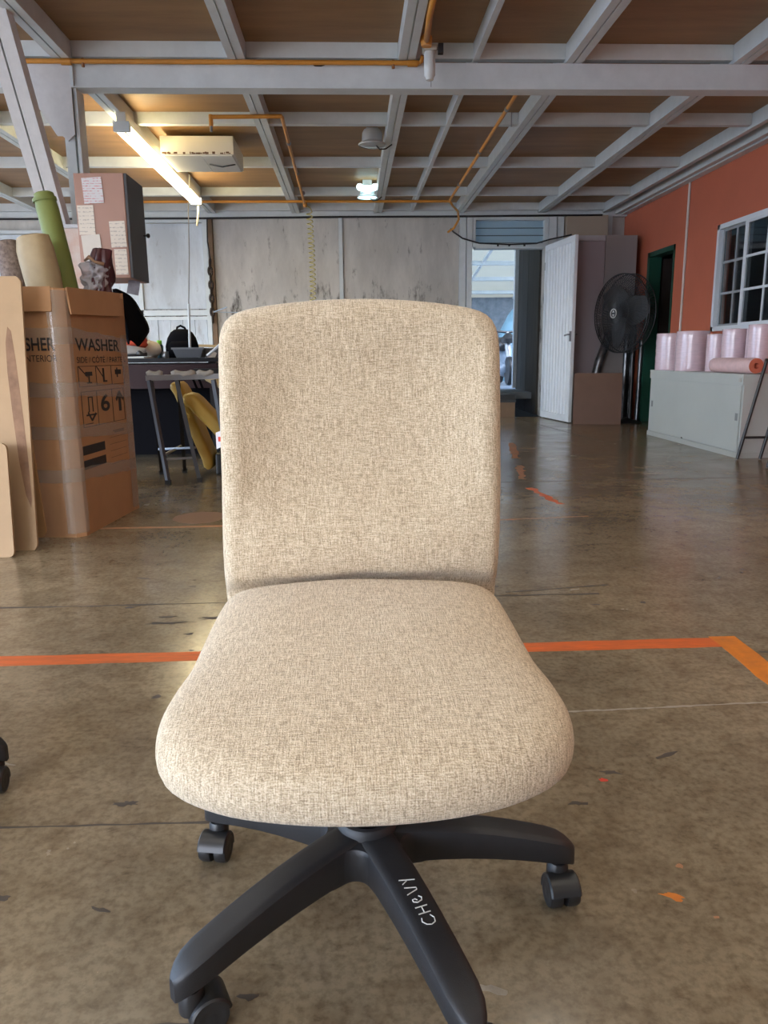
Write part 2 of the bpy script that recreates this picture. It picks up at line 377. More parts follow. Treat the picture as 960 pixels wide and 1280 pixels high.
for xa, xb in ((-1.905, -1.845), (-1.835, -1.765)):
    xm = (xa+xb)/2
    b = MB(); b.bar((xm, 5.12, 1.66), (xm, 4.44, 2.76), xb-xa, .085, (0, 1, .6)); b.build('brace', CHIP, col)
MB().bar((-1.84, 5.13, 1.67), (-1.84, 4.47, 2.73), .016, .05, (0, 1, .6)).build('brace_web', GALV, col)

# ---- back wall
wb = MB(); wb.box(XL, 1.62, YB+.05, YB+.2, 0, 3.0); wb.box(2.60, XR+.1, YB+.05, YB+.2, 0, 3.0); wb.box(1.62, 2.60, YB+.05, YB+.2, 2.58, 3.0)
wall_back = struct('wall_back', wb, WALLP)
def wbp(name, x0, x1, z0, z1, m, y0=YB, y1=YB+.05, bevel=0): return MB().box(x0, x1, y0, y1, z0, z1).build(name, m, wall_back, bevel=bevel)
wbp('wall_sheet', -1.74, -.13, .01, 2.6, WALLP, YB+.02); wbp('wall_sheet', -.07, 1.45, .01, 2.6, WALLP, YB+.02)
wbp('batten', -.125, -.075, .01, 2.6, WPAINT2, YB-.005)
wbp('post', 1.455, 1.535, 0, 2.6, WPAINT2, YB-.03); wbp('post', 1.545, 1.615, 0, 2.6, WPAINT2, YB-.05)
wbp('top_plate', XL, XR, 2.6, ZP-.002, WPAINT2, YB-.03, YB+.06)
BROWNP = mat('brown_timber', (.24, .15, .085), .7, var=.3)
wbp('post', -1.80, -1.745, 0, 2.6, BROWNP, YB-.03)
wbp('post', -1.87, -1.81, 0, 2.6, WPAINT2, YB-.03)
# left side: big boarded doors painted bluish white
for x0, x1 in ((-2.68, -1.88), (-3.60, -2.74), (-4.55, -3.66), (-5.5, -4.6), (-6.45, -5.55)):
    wbp('board_panel', x0, x1, 1.47, 2.40 if x0 < -2.7 else 2.53, WALLL, YB+.02)
    n = 5
    for i in range(n):
        a = x0+(x1-x0)*i/n; bb = x0+(x1-x0)*(i+1)/n
        wbp('board', a+.003, bb-.003, .02, 1.33, WALLL, YB+.022-random.uniform(0, .008))
    wbp('rail', x0-.05, x1+.05, 1.385, 1.455, WPAINT2, YB-.02); wbp('rail', x0-.05, x1+.05, 1.33, 1.372, WPAINT2, YB)
    wbp('stile', x0-.055, x0-.005, 0, 2.6, WPAINT2, YB-.012)
    wbp('rail', x0-.05, x1+.05, 2.54 if x0 > -2.7 else 2.41, 2.598 if x0 > -2.7 else 2.45, WPAINT2, YB-.02)
wbp('wall_sheet', 2.84, 3.38, 2.0, 2.6, mat('beige_duct_board', (.42, .34, .26), .6), YB-.10)
wbp('post', 2.62, 2.72, 0, 2.6, WPAINT2, YB-.05); wbp('post', 2.735, 2.82, 0, 2.6, WPAINT2, YB-.03)
wbp('post', 3.40, 3.46, 0, 2.6, WPAINT2, YB-.03)
CHAINB = mat('dark_brown_iron', (.06, .045, .035), .6, metal=.3)
ch = thing('hanging_chain', 'dark brown chain hanging on the timber post of the back wall', 'chain', (-1.79, 10.22, 1.4))
for k in range(9):
    z = 2.02-k*.085; rr = []
    c = Vector((-1.79, 10.235, z)); ang = 0 if k % 2 else PI/2
    pts = [c + Vector((math.cos(ang)*.026*math.cos(t), math.sin(ang)*.026*math.cos(t), .055*math.sin(t))) for t in [2*PI*i/14 for i in range(15)]]
    MB().tube(pts, .011, 6).build('chain_link', CHAINB, ch, smooth='all')

# ---- louvre window above the doorway
wf = MB()
wf.box(1.62, 1.66, 10.26, 10.40, 2.22, 2.60).box(2.565, 2.615, 10.26, 10.40, 2.22, 2.60).box(1.66, 2.565, 10.26, 10.40, 2.555, 2.60).box(1.66, 2.565, 10.25, 10.40, 2.20, 2.265)
win1 = struct('window_1', wf, WPAINT2)
FROST = bpy.data.materials.new('frosted_louvre_glass'); FROST.use_nodes = True
_t = FROST.node_tree; _b = _t.nodes['Principled BSDF']; _b.inputs['Base Color'].default_value = (.62, .74, .80, 1); _b.inputs['Roughness'].default_value = .35
_tr = _t.nodes.new('ShaderNodeBsdfTranslucent'); _tr.inputs[0].default_value = (.62, .76, .84, 1); _mx = _t.nodes.new('ShaderNodeMixShader'); _mx.inputs[0].default_value = .6
_t.links.new(_b.outputs[0], _mx.inputs[1]); _t.links.new(_tr.outputs[0], _mx.inputs[2]); _t.links.new(_mx.outputs[0], _t.nodes['Material Output'].inputs[0])
for k in range(3):
    z = 2.275+k*.093
    MB().prism([(0, 0), (.022, .100), (.027, .100), (.005, 0)], (1.662, 10.33, z), (0, 1, 0), (0, 0, 1), .90).build('louvre_slat', FROST, win1)
for z in (2.272, 2.365, 2.458): MB().box(1.662, 2.562, 10.322, 10.332, z, z+.010).build('slat_edge', mat('louvre_edge', (.10, .14, .16), .4), win1)
for x in (1.95, 2.10, 2.30):
    MB().box(x-.012, x+.012, 10.242, 10.25, 2.225, 2.245).build('clip', DARK, win1)

# ---- doorway, steps and the yard behind
pw = MB().box(2.605, 2.75, 10.50, 11.84, 0, 2.6).box(1.3, 1.42, 10.50, 12.2, 0, 2.66)  # second box: unseen left wall, added with the roof to shade the passage
wall_passage = struct('wall_passage', pw, GREYWOOD)
for k in range(4):
    y0 = 10.50+k*.33
    MB().box(2.575-random.uniform(0, .008), 2.605, y0+.004, y0+.326, .02, 2.5).build('board', GREYWOOD, wall_passage)
MB().box(2.515, 2.60, 11.78, 11.86, .33, 2.5).build('post', ALU, wall_passage)
YARDW = mat('mottled_yard_wall', (.26, .29, .32), .9, var=.5, vscale=5, col2=(.10, .13, .16), detail=10)
YARDF = mat('pale_yard_paving', (.16, .18, .20), .9, var=.1)
st = struct('doorstep', MB().box(1.63, 2.26, 10.38, 10.75, .0, .30), mat('dark_step_top', (.04, .04, .042), .6))
MB().box(1.63, 2.24, 10.30, 10.38, 0, .20).build('step_board', mat('step_timber', (.27, .17, .10), .7, var=.2), st)
MB().box(1.63, 2.25, 10.29, 10.38, .20, .235).build('tread', mat('dark_step_top2', (.05, .05, .052), .6), st)
yard = struct('yard_ground', MB().box(-3, 9, 10.75, 24, .22, .31), YARDF)
wall_yard = struct('wall_yard', MB().box(-3, 9, 17.6, 17.8, .31, 3.2), YARDW)
CANOPY = bpy.data.materials.new('translucent_canopy_sheet'); CANOPY.use_nodes = True
_t = CANOPY.node_tree; _b = _t.nodes['Principled BSDF']; _b.inputs['Base Color'].default_value = (.42, .42, .38, 1)
_tr = _t.nodes.new('ShaderNodeBsdfTranslucent'); _tr.inputs[0].default_value = (.36, .36, .32, 1); _mx = _t.nodes.new('ShaderNodeMixShader'); _mx.inputs[0].default_value = .65
_t.links.new(_b.outputs[0], _mx.inputs[1]); _t.links.new(_tr.outputs[0], _mx.inputs[2]); _t.links.new(_mx.outputs[0], _t.nodes['Material Output'].inputs[0])
canM = Matrix.Translation((0, 12.8, 2.74)) @ Matrix.Rotation(R(-7.5), 4, 'X')
can = struct('yard_canopy', MB().box(-2, 8, 0, 4.9, 0, .02, canM), CANOPY)
for k in range(4):
    MB().box(-2, 8, .35+k*1.25, .42+k*1.25, -.07, 0, canM).build('canopy_rafter', WPAINT2, can)
for x in (1.2, 2.45, 3.7): MB().box(x, x+.05, 0, 4.9, -.035, 0, canM).build('canopy_beam', WPAINT2, can)
struct('added_passage_roof', MB().box(1.25, 2.8, 10.52, 12.75, 2.67, 2.69), CANOPY)  # added out of view to shade the passage boards, translucent for the louvre
# bright tarp-covered shape and dark bicycle-like seat in the yard
TARP = mat('pale_blue_tarp', (.20, .36, .46), .5, var=.08)
tp = []
for k, (z, wx, wy, sh) in enumerate(((.31, .62, .5, 0), (.9, .60, .48, .02), (1.35, .50, .42, .06), (1.62, .36, .30, .13), (1.80, .2, .18, .2), (1.84, .1, .1, .22))):
    tp.append([Vector((3.40+sh*.5+wx*.74*math.cos(a)*(1+.06*math.sin(5*a+k)), 15.6+wy*math.sin(a)*(1+.06*math.sin(4*a)), z)) for a in [2*PI*i/28 for i in range(28)]])
tag(MB().loft(tp).build('tarp_cover', TARP, smooth='all'), 'pale blue sheet draped over a tall heap in the bright yard', 'tarp')
mo = thing('motor_scooter', 'dark scooter seen in the bright yard beyond the open doorway', 'scooter', (2.77, 13.6, .31))
for yy in (13.25, 14.2):
    M = Matrix.Translation((2.77, yy, .56)) @ Matrix.Rotation(R(90), 4, 'Y')
    MB().lathe([(.16, -.04), (.235, -.05), (.25, 0), (.235, .05), (.16, .04)], M, 24).build('wheel', BLKW, mo, smooth=True)
MB().tube([(2.77, 13.25, .56), (2.77, 13.4, .95), (2.77, 13.5, 1.22)], [.03, .06, .03], 10).build('steering_column', GALV, mo, smooth=True)
MB().tube([(2.52, 13.52, 1.25), (2.77, 13.5, 1.22), (3.02, 13.52, 1.25)], .02, 8).build('handlebar', BLKM, mo, smooth=True)
MB().lathe([(.02, -.06), (.12, -.03), (.13, .03), (.05, .12), (.01, .13)], Matrix.Translation((2.77, 13.42, 1.08)), 16).build('headlamp_housing', BLKW, mo, smooth=True)
MB().tube([(2.77, 13.4, .62), (2.77, 13.7, .58), (2.77, 14.0, .75), (2.77, 14.35, .95)], [.10, .14, .18, .12], 12).build('body', mat('grey_blue_fairing', (.18, .22, .27), .3), mo, smooth='all')
MB().tube([(2.77, 13.75, .98), (2.77, 14.0, 1.02), (2.77, 14.4, 1.06)], [.08, .13, .10], 12).build('saddle', BLKW, mo, smooth='all')

# ---- open white ribbed door leaf (hinged on the right jamb)
hx, hy, nx_, ny_ = 2.585, 10.20, 2.70, 9.25
dd = Vector((nx_-hx, ny_-hy, 0)); DL = dd.length; dd.normalize(); dn = Vector((dd.y, -dd.x, 0))
DM = Matrix((dd, -dn, Vector((0, 0, 1)))).transposed().to_4x4(); DM.translation = Vector((hx, hy, .012))   # local: x along leaf, y thickness
DH = 2.21
fr = MB()
fr.box(0, .055, -.02, .02, 0, DH, DM).box(DL-.055, DL, -.02, .02, 0, DH, DM).box(.055, DL-.055, -.02, .02, 0, .08, DM).box(.055, DL-.055, -.02, .02, DH-.07, DH, DM)
door1 = struct('door_1', fr, DOORW)
n = 9; pw_ = (DL-.11)/n
for k in range(n):
    a = .055+k*pw_; b = MB()
    b.loft([[DM @ Vector(p) for p in ((a+.001, .010, z), (a+.014, -.016, z), (a+pw_-.030, -.016, z), (a+pw_-.016, .010, z), (a+pw_-.001, .010, z), (a+pw_-.001, .016, z), (a+.001, .016, z))] for z in (.08, DH-.07)])
    b.build('ribbed_panel', DOORW, door1)
hb = MB(); hb.box(DL-.05, DL-.005, -.03, .03, .98, 1.10, DM); hb.build('lock_plate', GALV, door1)
MB().tube([DM @ Vector((DL-.03, s, 1.06)) for s in (.02, .06)] + [DM @ Vector((DL-.16, .06, 1.05))], .009, 8).build('handle', GALV, door1, smooth='all')
MB().tube([DM @ Vector((DL-.03, -.02, 1.06)), DM @ Vector((DL-.03, -.06, 1.06)), DM @ Vector((DL-.12, -.06, 1.05))], .009, 8).build('handle', GALV, door1, smooth='all')
MB().box(0, .02, -.022, .024, 1.9, 2.0, DM).build('hinge', GALV, door1)

# ---- right wall with the office door and window
d2 = (8.67, 9.44, 2.03); w2 = (5.55, 7.635, 1.05, 2.06)
wr = MB()
wr.box(XR, XR+.12, YF, w2[0], 0, 3); wr.box(XR, XR+.12, w2[0], w2[1], 0, w2[2]); wr.box(XR, XR+.12, w2[0], w2[1], w2[3], 3)
wr.box(XR, XR+.12, w2[1], d2[0], 0, 3); wr.box(XR, XR+.12, d2[0], d2[1], d2[2], 3); wr.box(XR, XR+.12, d2[1], YB+.05, 0, 3)
wall_right = struct('wall_right', wr, ORWALL)
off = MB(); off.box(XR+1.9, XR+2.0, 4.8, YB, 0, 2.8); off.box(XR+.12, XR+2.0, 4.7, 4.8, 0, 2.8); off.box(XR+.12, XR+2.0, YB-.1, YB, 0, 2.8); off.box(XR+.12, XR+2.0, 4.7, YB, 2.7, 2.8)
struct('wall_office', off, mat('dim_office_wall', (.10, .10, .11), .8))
dfm = MB(); dfm.box(XR-.015, XR+.13, d2[1]-.075, d2[1], 0, d2[2]).box(XR-.015, XR+.13, d2[0], d2[0]+.02, 0, d2[2]).box(XR-.015, XR+.13, d2[0], d2[1], d2[2]-.055, d2[2])
door2 = struct('door_2', dfm, GREENP)
MB().box(XR+.16, XR+.98, d2[1]-.05, d2[1]-.01, .01, d2[2]-.07).build('door_leaf', mat('dark_brown_door', (.03, .018, .014), .6), door2)
tag(MB().tube([(XR-.012, 8.38, 2.62), (XR-.012, 8.38, .02)], .014, 8).build('wall_conduit', mat('cream_conduit', (.62, .55, .50), .5), smooth=True), 'thin cream conduit running down the orange wall beside the office door', 'conduit')
wf = MB(); t_ = .045
wf.box(XR-.03, XR+.05, w2[0], w2[1], w2[3]-t_, w2[3]).box(XR-.03, XR+.05, w2[0], w2[1], w2[2], w2[2]+t_).box(XR-.03, XR+.05, w2[1]-t_, w2[1], w2[2], w2[3]).box(XR-.03, XR+.05, w2[0], w2[0]+t_, w2[2], w2[3])
win2 = struct('window_2', wf, ALU)
PANE = bpy.data.materials.new('dim_window_glass'); PANE.use_nodes = True
_b = PANE.node_tree.nodes['Principled BSDF']; _b.inputs['Base Color'].default_value = (.85, .9, .92, 1); _b.inputs['Roughness'].default_value = .03; _b.inputs['Transmission Weight'].default_value = 1.; _b.inputs['IOR'].default_value = 1.5
def sash(y0, y1, dx, m, fw):
    s_ = MB(); z0, z1 = w2[2]+t_, w2[3]-t_
    s_.box(XR+dx-.012, XR+dx+.012, y0, y0+fw, z0, z1).box(XR+dx-.012, XR+dx+.012, y1-fw, y1, z0, z1)
    s_.box(XR+dx-.012, XR+dx+.012, y0+fw, y1-fw, z0, z0+.02).box(XR+dx-.012, XR+dx+.012, y0+fw, y1-fw, z1-.02, z1)
    so = s_.build('sash', m, win2)
    ys = [y0+fw, (y0+y1)/2, y1-fw]; zs = [z0+.02+(z1-z0-.04)*k/3 for k in range(4)]
    MB().box(XR+dx-.008, XR+dx+.008, ys[1]-.011, ys[1]+.011, zs[0], zs[3]).build('glazing_bar', m, so)
    for z in zs[1:3]: MB().box(XR+dx-.009, XR+dx+.009, ys[0], ys[2], z-.011, z+.011).build('glazing_bar', m, so)
    for a in range(2):
        for c in range(3):
            MB().box(XR+dx-.003, XR+dx+.003, ys[a]+.001, ys[a+1]-.001, zs[c]+.001, zs[c+1]-.001).build('pane', PANE, so)
DIMBAR = mat('grey_glazing_bar', (.30, .32, .34), .5)
sash(7.06, w2[1]-t_, .025, DIMBAR, .03); sash(6.33, 7.11, -.008, ALU, .05); sash(w2[0]+t_, 6.36, .025, DIMBAR, .03)

# ---- left wall stands far left, open towards the street side at the front
wall_left = struct('wall_left', MB().box(XL-.15, XL, 9.0, YB+.2, 0, 3).box(XL-.15, XL, YF, 9.0, 2.45, 3), WALLL)
MB().box(XL-.2, XR+.12, YF-.12, YF, 2.6, 3.0).box(-2.2, XR+.12, YF-.12, YF, 0, 2.6).build('wall_front', WALLL, kind='structure')
outside = struct('ground', MB().box(-40, 40, -50, 40, -.2, -.13), mat('street_concrete', (.30, .28, .25), .9))

# ================================================================== OFFICE CHAIR (main subject)
CX, CY = 0.012, 1.022
def sgn(v, e): return math.copysign(abs(v)**e, v)
def cushion(outline, prof, place, n=112):
    rings = []
    for s, d in prof:
        ring = []
        for k in range(n):
            a = 2*PI*k/n; u, v = outline(a); ring.append(place(u, v, s, d))
        rings.append(ring)
    return MB().loft(rings)
YW = R(3.5); cY, sY = math.cos(YW), math.sin(YW)
def yawp(x, y, z, ox=.012, oy=1.0): return Vector((ox + x*cY - y*sY, oy + x*sY + y*cY, z))
chair = thing('office_chair', 'beige woven armless swivel chair on a black five-star base in the middle', 'chair', (CX, CY, 0))
SO = [(0, .714), (.05, .716), (.10, .7225), (.15, .734), (.19, .751), (.223, .773), (.244, .803), (.253, .845), (.250, .90), (.240, .96), (.236, 1.03), (.232, 1.10), (.226, 1.16), (.215, 1.195), (.18, 1.215), (.09, 1.222), (0, 1.223)]
_p = [Vector((x, y, 0)) for x, y in SO] + [Vector((-x, y, 0)) for x, y in SO[-2:0:-1]]
_d = [0.]
for i in range(len(_p)): _d.append(_d[-1] + (_p[(i+1) % len(_p)]-_p[i]).length)
def seat_outline(a):
    t = (a/(2*PI)) % 1. * _d[-1]; i = max(k for k in range(len(_p)) if _d[k] <= t+1e-9); q = (t-_d[i])/(_d[i+1]-_d[i]); N_ = len(_p)
    p0, p1, p2, p3 = (_p[(i+k) % N_] for k in (-1, 0, 1, 2))
    v = .5*((2*p1)+(p2-p0)*q+(2*p0-5*p1+4*p2-p3)*q*q+(3*p1-p0-3*p2+p3)*q**3)
    return v.x, v.y-.965
def seat_place(u, v, s, d):
    x = u*s + .011; y = v*s + .965; uu = u*s/.245; vv = v*s/.25
    z = .415 + .115*(y-.96) + d
    if d > -.02:
        k = min(1, (d+.02)/.04)
        z += k*.010*(1-uu*uu)*max(0, vv+.3) - k*.010*max(0, -vv-.5)
        z += k*.003*noise.noise(Vector((x*7, y*7, 1.3)))
    return Vector((x, y, z))
SP = [(.05, -.038), (.6, -.038), (.88, -.038), (.94, -.037), (.968, -.033), (.985, -.027), (.996, -.018), (1.0, -.008), (.999, 0), (.993, .009), (.982, .017), (.965, .0235), (.94, .0285), (.90, .0325), (.84, .0355), (.75, .038), (.62, .040), (.48, .041), (.32, .042), (.16, .042), (.02, .042)]
seat = cushion(seat_outline, SP, seat_place).build('seat', FAB_S, chair, smooth='all')
# backrest : outline in the x-z plane, depth towards +y
def back_outline(a):
    c, s = math.cos(a), math.sin(a)
    q = (abs(c)**13 + abs(s)**13)**(-1/13)
    return c*q, s*q
def back_place(u, v, s, d):
    uu, vv = u*s, v*s
    hw = .2405 - .013*max(0, -vv)**1.6 + .002*max(0, vv)
    x = uu*hw
    z = .640 + vv*.282
    z += (.026*(1-uu*uu) - .002)*max(0, (vv+.2)/1.2)
    fz = (z-.42)/.52
    yc = 1.265 + .095*fz
    y = yc + d
    if d < 0:      # front side relief: lumbar roll, gentle hollow above it, sides a little forward
        k = min(1, -d/.04)
        y -= k*.022*math.exp(-((z-.535)/.055)**2)*(1-.55*uu*uu)
        y += k*.026*math.exp(-((z-.745)/.135)**4)*(1-min(1, abs(uu)/.86)**4)
        y += k*.030*max(0, min(1, (.4925+.0018*math.cos(x*40)-.012*uu*uu-z)/.022))
        y += k*.004*noise.noise(Vector((x*6, 4.1, z*6)))
        y += k*.0016*noise.noise(Vector((x*22, 9.1, z*14)))
    y -= .012*uu*uu
    return Vector((x+.0185-.006*max(0, -vv), y + .012*uu, z))
BP = [(.05, .045), (.6, .045), (.86, .043), (.95, .036), (.985, .024), (1.0, .006), (1.0, -.010), (.992, -.022), (.975, -.031), (.948, -.0375), (.92, -.0405)] + [(.9-.88*k/40, -.0415-.0035*min(1, k/8)) for k in range(41)]
back = cushion(back_outline, BP, back_place, 176).build('backrest', FAB_B, chair, smooth='all')
# little white sewn-in label on the left edge
lb = MB(); lb.prism([(0, 0), (.011, .004), (.011, .032), (0, .028)], (-.233, 1.300, .695), (1, 0, 0), (0, 0, 1), .001)
o = lb.build('sewn_label', mat('white_label', (.72, .70, .74), .7), chair); o['label'] = 'small white sewn-in label with a red mark'
MB().box(-.229, -.225, 1.2975, 1.2985, .708, .716).build('red_mark', RED, o)
# back bracket and mechanism
MB().bar((.0, 1.10, .335), (.0, 1.30, .40), .07, .012).bar((0, 1.30, .395), (0, 1.345, .62), .07, .012, (0, 1, 0)).build('back_bracket', BLKM, chair)
MB().box(-.09, .09, .93, 1.13, .315, .352).build('tilt_mechanism', BLKM, chair, bevel=.008)
MB().lathe([(.026, .12), (.026, .20), (.030, .205), (.030, .26), (.022, .262), (.022, .318)], Matrix.Translation((CX, CY, 0)), 28).build('gas_column', BLKM, chair, smooth=True)
# five-star base: filleted star hub + five arms
ANG = [0, 72, 144, 216, 288]; A0 = 4.0
def topz(r): return .158 - .052*(r/.31)**2.0
rings = []
def star(scale, z, NN=120):
    out = []
    for k in range(NN):
        a = 2*PI*k/NN
        c = max(math.cos(math.remainder(a-R(A0), 2*PI/5)), 0)
        dl = abs(math.remainder(a-R(A0), 2*PI/5))
        rr = min(.0255/max(math.sin(dl), .001), .105)
        rr = (rr**-6 + .105**-6)**(-1/6)
        rr = max(rr, .0)
        rr = (rr**7 + .062**7)**(1/7)
        out.append(Vector((CX+rr*scale*math.cos(a), CY+rr*scale*math.sin(a), z - .004*(rr/.1)**2)))
    return out
hub = MB(); hub.loft([star(.94, .100), star(1.0, .106), star(1.0, .1440), star(.985, .1495), star(.955, .1525), star(.5, .157), star(.42, .159)])
hubo = hub.build('hub', BLK, chair, smooth=True)
MB().lathe([(.046, .150), (.046, .163), (.042, .168), (.034, .168), (.033, .160)], Matrix.Translation((CX, CY, 0)), 36, False, False).build('collar', BLK, hubo, smooth=True)
def arm(ang):
    d = Vector((math.cos(R(ang+A0)), math.sin(R(ang+A0)), 0)); q = Vector((-d.y, d.x, 0)); rg = []
    rsx = [.028, .055, .08, .11, .15, .19, .23, .26, .285, .303, .315, .323, .327]
    for r_ in rsx:
        w_ = .0275 - .004*(r_/.31); tz = topz(r_); th = .060 - .022*(r_/.31)
        e = max(0, (r_-.285)/.042); sh = math.sqrt(max(0.0, 1-e*e*.93)); tz -= .012*e**3
        bz = tz - th + .006*e**2
        wb_ = w_*sh; wt = (w_-.005)*sh
        c = Vector((CX, CY, 0)) + d*r_
        rg.append([c + q*a + Vector((0, 0, z)) for a, z in ((-wb_*.92, bz), (-wb_, bz+.006), (-wb_, tz-.010), (-wb_*.97, tz-.0045), (-wt, tz-.001), (-wt*.6, tz), (wt*.6, tz), (wt, tz-.001), (wb_*.97, tz-.0045), (wb_, tz-.010), (wb_, bz+.006), (wb_*.92, bz))])
    return MB().loft(rg)
CAST = {0: 95, 72: 20, 144: 80, 216: 205, 288: 250}
for ang in ANG:
    arm(ang).build('leg', BLK, chair, smooth=35)
    d = Vector((math.cos(R(ang+A0)), math.sin(R(ang+A0)), 0)); c = Vector((CX, CY, 0)) + d*.302
    roll = R(CAST[ang])                      # rolling direction of the twin wheels
    f_ = Vector((math.cos(roll), math.sin(roll), 0)); ax = Vector((-f_.y, f_.x, 0)); wc = c - f_*.020 + Vector((0, 0, .0242))
    st_ = MB().tube([c+Vector((0, 0, .045)), c+Vector((0, 0, .082))], .010, 10)
    cs = st_.build('caster', BLKW, chair, smooth=True)
    # hood: arched shell over the wheels
    hd = MB(); rg = []
    prof_ = [R(a) for a in range(-15, 176, 15)]
    for off_, sc in ((-.0245, .90), (-.022, 1.0), (.022, 1.0), (.0245, .90)):
        ring = []
        for t in prof_: ring.append(wc + ax*off_ + f_*(.0278*sc*math.cos(t)) + Vector((0, 0, .0278*sc*math.sin(t))))
        for t in reversed(prof_): ring.append(wc + ax*off_*.97 + f_*(.0250*sc*math.cos(t)) + Vector((0, 0, .0250*sc*math.sin(t))))
        rg.append(ring)
    hd.loft(rg).build('hood', BLKW, cs, smooth=30)
    MB().lathe([(.017, .030), (.017, .055), (.014, .062)], Matrix.Translation((c.x, c.y, .0)), 16).build('swivel_socket', BLKW, cs, smooth=True)
    for sd in (-1, 1):
        M = Matrix((f_, Vector((0, 0, 1)), ax*sd)).transposed().to_4x4(); M.translation = wc + ax*sd*.004
        MB().lathe([(.0232, 0), (.0242, .003), (.0242, .015), (.0222, .0195), (.016, .0203), (.014, .0195), (.006, .0203), (.002, .0203)], M, 28).build('wheel', BLKW, cs, smooth=True)
# handwritten white lettering on the front arm (reads from the tip towards the hub)
WINK = mat('white_marker', (.62, .62, .58), .6)
LET = {'C': [[(.9, .95), (.55, 1.05), (.15, .8), (0, .45), (.15, .1), (.6, 0), (1.0, .2)]],
       'H': [[(.05, 1.0), (0, 0)], [(.85, 1.0), (.8, 0)], [(.03, .5), (.82, .48)]],
       'e': [[(.35, .48), (.6, .62), (.55, .85), (.25, .85), (.05, .55), (.2, .15), (.55, .05), (.85, .25)]],
       'v': [[(0, 1.0), (.30, .05), (.55, .02), (.9, .95)]],
       'Y': [[(0, .9), (.35, .45)], [(.75, 1.0), (.2, -.25)]]}
da = R(288+A0); d = Vector((math.cos(da), math.sin(da), 0)); rd = -d; lt = Vector((-rd.y, rd.x, 0))
wo = MB(); rpos = .205
for chh, wd_ in (('C', .013), ('H', .0125), ('e', .011), ('v', .013), ('Y', .011)):
    for strk in LET[chh]:
        pts = []
        for (u_, v_) in strk:
            rr = rpos - u_*wd_; off_ = (v_-.5)*.017 - .001 + (.205-rpos)*.02
            p = Vector((CX, CY, 0)) + d*rr + lt*off_; p.z = topz(rr) + .0003; pts.append(p)
        # smooth a little
        sm = []
        for i in range(len(pts)-1):
            for t in (0, .5): sm.append(pts[i].lerp(pts[i+1], t))
        sm.append(pts[-1]); wo.tube(sm, .0008, 6)
    rpos -= wd_+.0045
wo.build('handwriting', WINK, chair)

# second chair: only a caster of it reaches into the frame at the left edge
def copy_tree(o, parent=None):
    c = o.copy(); COL.objects.link(c)
    if parent is not None: c.parent = parent; c.matrix_parent_inverse = o.matrix_parent_inverse.copy()
    for chd in list(o.children): copy_tree(chd, c)
    return c
ch2 = copy_tree(chair); ch2.location = (-1.033, 1.395, 0)
ch2['label'] = 'other swivel chair, only its black caster showing at the left edge of the picture'

# ================================================================== LEFT GROUP: boards, washer box, fabric rolls
def rounded_sheet(wd, ht, r_, t, M, n=5):
    pts = []
    for cx_, cy_, a0 in ((wd-r_, r_, -90), (wd-r_, ht-r_, 0), (r_, ht-r_, 90), (r_, r_, 180)):
        for k in range(n+1):
            a = R(a0+90*k/n); pts.append((cx_+r_*math.cos(a)+random.uniform(-.0015, .0015), cy_+r_*math.sin(a)+random.uniform(-.0015, .0015)))
    ml = MB(); a_ = [M @ Vector((p[0], 0, p[1])) for p in pts]; b_ = [M @ Vector((p[0], t, p[1])) for p in pts]
    return ml.loft([a_, b_])
def leanM(x, y, lean, tilt=0., yaw=0.):
    return Matrix.Translation((x, y, 0)) @ Matrix.Rotation(R(yaw), 4, 'Z') @ Matrix.Rotation(R(-lean), 4, 'X') @ Matrix.Rotation(R(tilt), 4, 'Y')
# origin lower-left corner; wide sheets run left out of the frame
o = rounded_sheet(1.0, 1.215, .035, .014, leanM(-2.435, 3.37, 5.0, .4)).build('fibreboard_sheet', CARD2)
tag(o, 'large tan fibreboard sheet with a long brown stain leaning against the washer box', 'board', 'fibreboard sheets')
stp = [(.93, 1.0), (.945, .98), (.958, .85), (.975, .60), (.985, .40), (.990, .24), (.985, .20), (.965, .26), (.945, .40), (.93, .60), (.918, .80), (.918, .93)]
M_ = leanM(-2.435, 3.37, 5.0, .4)
MB().loft([[M_ @ Vector((p[0], -.0006, p[1])) for p in stp], [M_ @ Vector((p[0], -.0001, p[1])) for p in stp]]).build('stain', mat('damp_stain', (.30, .17, .10), .85, var=.3, vscale=20), o)
o = rounded_sheet(.40, 1.02, .03, .014, leanM(-1.835, 3.49, 4.0, -5.0)).build('fibreboard_sheet', mat('fibreboard_dark', (.40, .23, .10), .85, var=.15))
tag(o, 'darker tan fibreboard sheet tilted between the large sheet and the cardboard box', 'board', 'fibreboard sheets')
o = rounded_sheet(.75, .50, .03, .016, leanM(-2.235, 3.25, 5.0, 0)).build('fibreboard_sheet', CARD2)
tag(o, 'small low fibreboard sheet leaning in front of the large one at the left edge', 'board', 'fibreboard sheets')

C0 = Vector((-1.306, 3.6, 0)); BD = Vector((.066, .72, 0)).normalized(); BL_ = Vector((-BD.y, BD.x, 0)); BZ = Vector((0, 0, 1))
BM = Matrix((-BL_, BD, BZ)).transposed().to_4x4(); BM.translation = C0     # local x right along the front (negative = left), y depth
BW, BDp, BH = .72, .735, 1.165
box = thing('washer_box', 'tall brown cardboard appliance box taped all round and printed WASHER, left of the beige chair', 'box', tuple(C0))
ch_ = .035   # crushed near corner
MB().box(-BW, -ch_, 0, .007, 0, BH, BM).build('front_panel', CARD, box)
MB().box(-.007, 0, ch_, BDp, 0, BH, BM).build('side_panel', CARD, box)
MB().prism([(-ch_, 0), (0, ch_), (-.007, ch_), (-ch_, .007)], BM @ Vector((0, 0, 0)), -BL_, BD, BH).build('corner_panel', CARD, box)
MB().box(-BW, 0, BDp-.007, BDp, 0, BH+.03, BM).build('back_panel', CARD, box)
